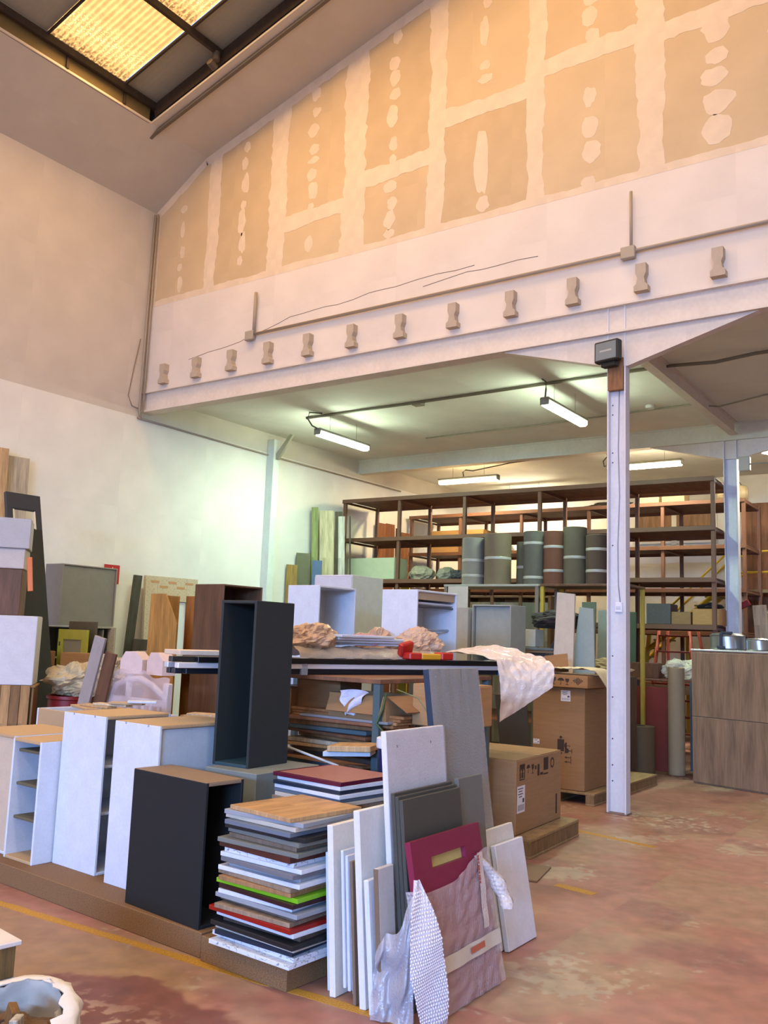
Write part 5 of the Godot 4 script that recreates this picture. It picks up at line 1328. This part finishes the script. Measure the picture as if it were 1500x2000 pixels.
func mark_rect(c: Node3D, nm: String, m: Material, at: Vector3, w: float, h: float, rot: Vector3) -> void:
	P(c, nm, extrude(PackedVector2Array([Vector2(-w / 2, 0), Vector2(w / 2, 0), Vector2(w / 2, h), Vector2(-w / 2, h)]), 0.0012), m, at, rot)

func paper_label(c: Node3D, at: Vector3, w: float, h: float, rot: Vector3, upright := true) -> void:
	# white shipping label with lines of print and a barcode
	var l := P(c, "paper_label", bx(w, h, 0.001, 0.0003), M("e6e6ee", 0.5), at, rot)
	var ink := M("3c3c4a", 0.6)
	for k in 4:
		P(l, "print_line", bx(w * [0.7, 0.5, 0.62, 0.4][k], h * 0.035, 0.0006, 0.0001), ink, V(-w * 0.08, h * (0.88 - 0.1 * k), 0.0008))
	for k in 14:
		P(l, "barcode_bar", bx(w * [0.015, 0.03, 0.01][k % 3], h * 0.22, 0.0006, 0.0001), ink, V(-w * 0.38 + w * 0.76 * k / 13.0, h * 0.08, 0.0008))
	P(l, "print_block", bx(w * 0.22, h * 0.16, 0.0006, 0.0001), ink, V(w * 0.3, h * 0.36, 0.0008))

func panel(nm: String, label: String, cat: String, x: float, z0: float, z1: float, length: float, t: float, dx: float, m: Material, grp := "", y0 := 0.0) -> Node3D:
	# board standing on the floor on its short edge, broad side to +x, leaning to -x by dx
	var ang := asin(dx / length)
	var o := T(nm, label, cat, V(x, y0 + t / 2 * sin(ang), (z0 + z1) / 2), 0.0, grp)
	o.rotation.z = ang
	P(o, "board", bx(t, length, absf(z1 - z0)), m)
	return o

func pallet(nm: String, label: String, at: Vector3, yaw: float, w: float, d: float, h: float) -> void:
	var c := T(nm, label, "pallet", at, yaw)
	var m := M("a58a62", 0.8, "grain", 2.0)
	var dk := M("8f7550", 0.85, "grain", 2.0)
	var n := 5
	for k in n:
		P(c, "deck_board", bx(w, 0.022, d / n - 0.006), m, V(0, h - 0.022, -d / 2 + d * (k + 0.5) / n))
	for s in [-1, 0, 1]:
		P(c, "bearer", bx(0.09, h - 0.04, d), dk, V(s * (w / 2 - 0.05), 0.018, 0))
		P(c, "bottom_board", bx(0.1, 0.018, d), m, V(s * (w / 2 - 0.05), 0, 0))

func rack(label: String, at: Vector3, yaw: float, xs: Array, depth: float, levels: Array, h: float) -> Node3D:
	var c := T("steel_rack", label, "shelving", at, yaw)
	var m := M("6b4733", 0.55, "mottle", 1.0)
	var wood := M("6f4d38", 0.7, "grain", 1.0)
	for x in xs:
		for z in [0.0, -depth]:
			P(c, "post", bx(0.06, h, 0.06, 0.004), m, V(x, 0, z))
	var w: float = xs[-1] - xs[0]
	for y in levels:
		for z in [0.0, -depth]:
			P(c, "shelf_rail", bx(w + 0.07, 0.07, 0.03, 0.003), m, V((xs[0] + xs[-1]) / 2.0, y - 0.075, z + (0.046 if z == 0.0 else -0.046)))
		for i in xs.size():
			P(c, "cross_bar", bx(0.03, 0.04, depth - 0.07, 0.003), m, V(xs[i], y - 0.075, -depth / 2))
		for i in xs.size() - 1:
			P(c, "shelf_board", bx(xs[i + 1] - xs[i] - 0.005, 0.024, depth * 0.5 - 0.01), wood, V((xs[i] + xs[i + 1]) / 2.0, y - 0.024, -depth * 0.25))
			P(c, "shelf_board", bx(xs[i + 1] - xs[i] - 0.005, 0.024, depth * 0.5 - 0.01), wood, V((xs[i] + xs[i + 1]) / 2.0, y - 0.024, -depth * 0.75))
	return c

func bench(label: String, at: Vector3, w: float, d: float, h: float, top_m: Material, leg_m: Material, shelves := [], yaw := 0.0) -> Node3D:
	var c := T("storage_bench", label, "bench", at, yaw)
	P(c, "bench_top", bx(w, 0.03, d), top_m, V(0, h - 0.03, 0))
	for x in [-1, 1]:
		for z in [-1, 1]:
			P(c, "leg", bx(0.05, h - 0.03, 0.05), leg_m, V(x * (w / 2 - 0.03), 0, z * (d / 2 - 0.03)))
	for y in shelves:
		P(c, "shelf", bx(w - 0.02, 0.02, d - 0.02), top_m, V(0, y, 0))
	return c

func tube_light(label: String, at: Vector3, yaw: float, cord: Array, col: Color, hex: String, e: float, drop: float) -> void:
	var c := T("fluorescent_light", label, "ceiling light", at, yaw, "")
	var hs := M("8d8a78", 0.5)
	P(c, "housing", bx(1.34, 0.05, 0.13, 0.012), hs, V(0, 0.0, 0))
	P(c, "diffuser", bx(1.30, 0.065, 0.115, 0.02), glow(hex, E_DIFF), V(0, -0.067, 0))
	for s in [-1, 1]:
		P(c, "end_cap", bx(0.03, 0.10, 0.125, 0.008), hs, V(s * 0.655, -0.055, 0))
		P(c, "hanger_wire", tube([V(s * 0.35, 0.05, 0), V(s * 0.35, drop, 0)], 0.003, 5), hs)
	if cord.size() > 1:
		P(c, "supply_cord", tube(cord, 0.012), M("5a5848", 0.6))
	lamp(at + V(0, -0.075, 0), Vector2(1.28, 0.1) if absf(yaw) < 45 else Vector2(0.1, 1.28), col, e, Vector3.DOWN)

func roll(label: String, at: Vector3, r: float, h: float, hex: String, bands: Array, grp: String) -> Node3D:
	var c := T("material_roll", label, "roll", at, 0.0, grp)
	P(c, "rolled_sheet", cyl(r, h, 36), M(hex, 0.8, "mottle", 3.0))
	P(c, "core_hole", cyl(r * 0.35, 0.004, 20), M("2c2620", 0.9), V(0, h - 0.002, 0))
	for y in bands:
		P(c, "tape_band", lathe([Vector2(r, y * h), Vector2(r + 0.002, y * h + 0.004), Vector2(r + 0.002, y * h + 0.034), Vector2(r, y * h + 0.038)], 36), M("a09d94", 0.35))
	return c

func rough_strip(a: Vector2, b: Vector2, w: float, s: int, clip: PackedVector2Array) -> Array:
	# a trowelled strip with ragged edges, cut to the gable
	var n := noise(1.6, s, 3)
	var d := (b - a)
	var k := int(d.length() / 0.06) + 2
	var t := d.normalized()
	var p := PackedVector2Array()
	for i in k + 1:
		var q := a + d * i / k
		p.append(q + t.orthogonal() * (w * (0.5 + 0.16 * n.get_noise_2d(q.x * 0.6 + s, q.y * 0.6) + 0.13 * n.get_noise_2d(q.x * 4.0, q.y * 4.0))))
	for i in k + 1:
		var q := a + d * (k - i) / k
		p.append(q - t.orthogonal() * (w * (0.5 + 0.16 * n.get_noise_2d(q.x * 0.6 - s, q.y * 0.6 + 40.0) + 0.13 * n.get_noise_2d(q.x * 4.0, q.y * 4.0 + 9.0))))
	return Geometry2D.intersect_polygons(p, clip)

func dab(at: Vector2, rx: float, ry: float, s: int) -> PackedVector2Array:
	var n := noise(1.2, s, 2)
	var p := PackedVector2Array()
	for i in 18:
		var a := TAU * i / 18
		var k := 1.0 + 0.3 * n.get_noise_2d(cos(a) * 0.7, sin(a) * 0.7)
		p.append(at + Vector2(cos(a) * rx, sin(a) * ry) * k)
	return p

func conduit(label: String, pts: Array, r: float, hex := "9c8f7e") -> MeshInstance3D:
	return S("conduit", label, "conduit", tube(pts, r), M(hex, 0.5), Vector3.ZERO)

func ibeam(w: float, h: float, tf: float, tw: float, length: float) -> ArrayMesh:
	# I section in xy (y from 0 to h), swept back along -z
	return extrude(PackedVector2Array([Vector2(-w / 2, 0), Vector2(w / 2, 0), Vector2(w / 2, tf), Vector2(tw / 2, tf), Vector2(tw / 2, h - tf), Vector2(w / 2, h - tf), Vector2(w / 2, h), Vector2(-w / 2, h), Vector2(-w / 2, h - tf), Vector2(-tw / 2, h - tf), Vector2(-tw / 2, tf), Vector2(-w / 2, tf)]), length)

func wall(nm: String, label: String, size: Vector3, at: Vector3, m: Material) -> Node3D:
	var o := S(nm, label, "wall", bx(size.x, size.y, size.z, 0.0005), m, at)
	return st_(o)
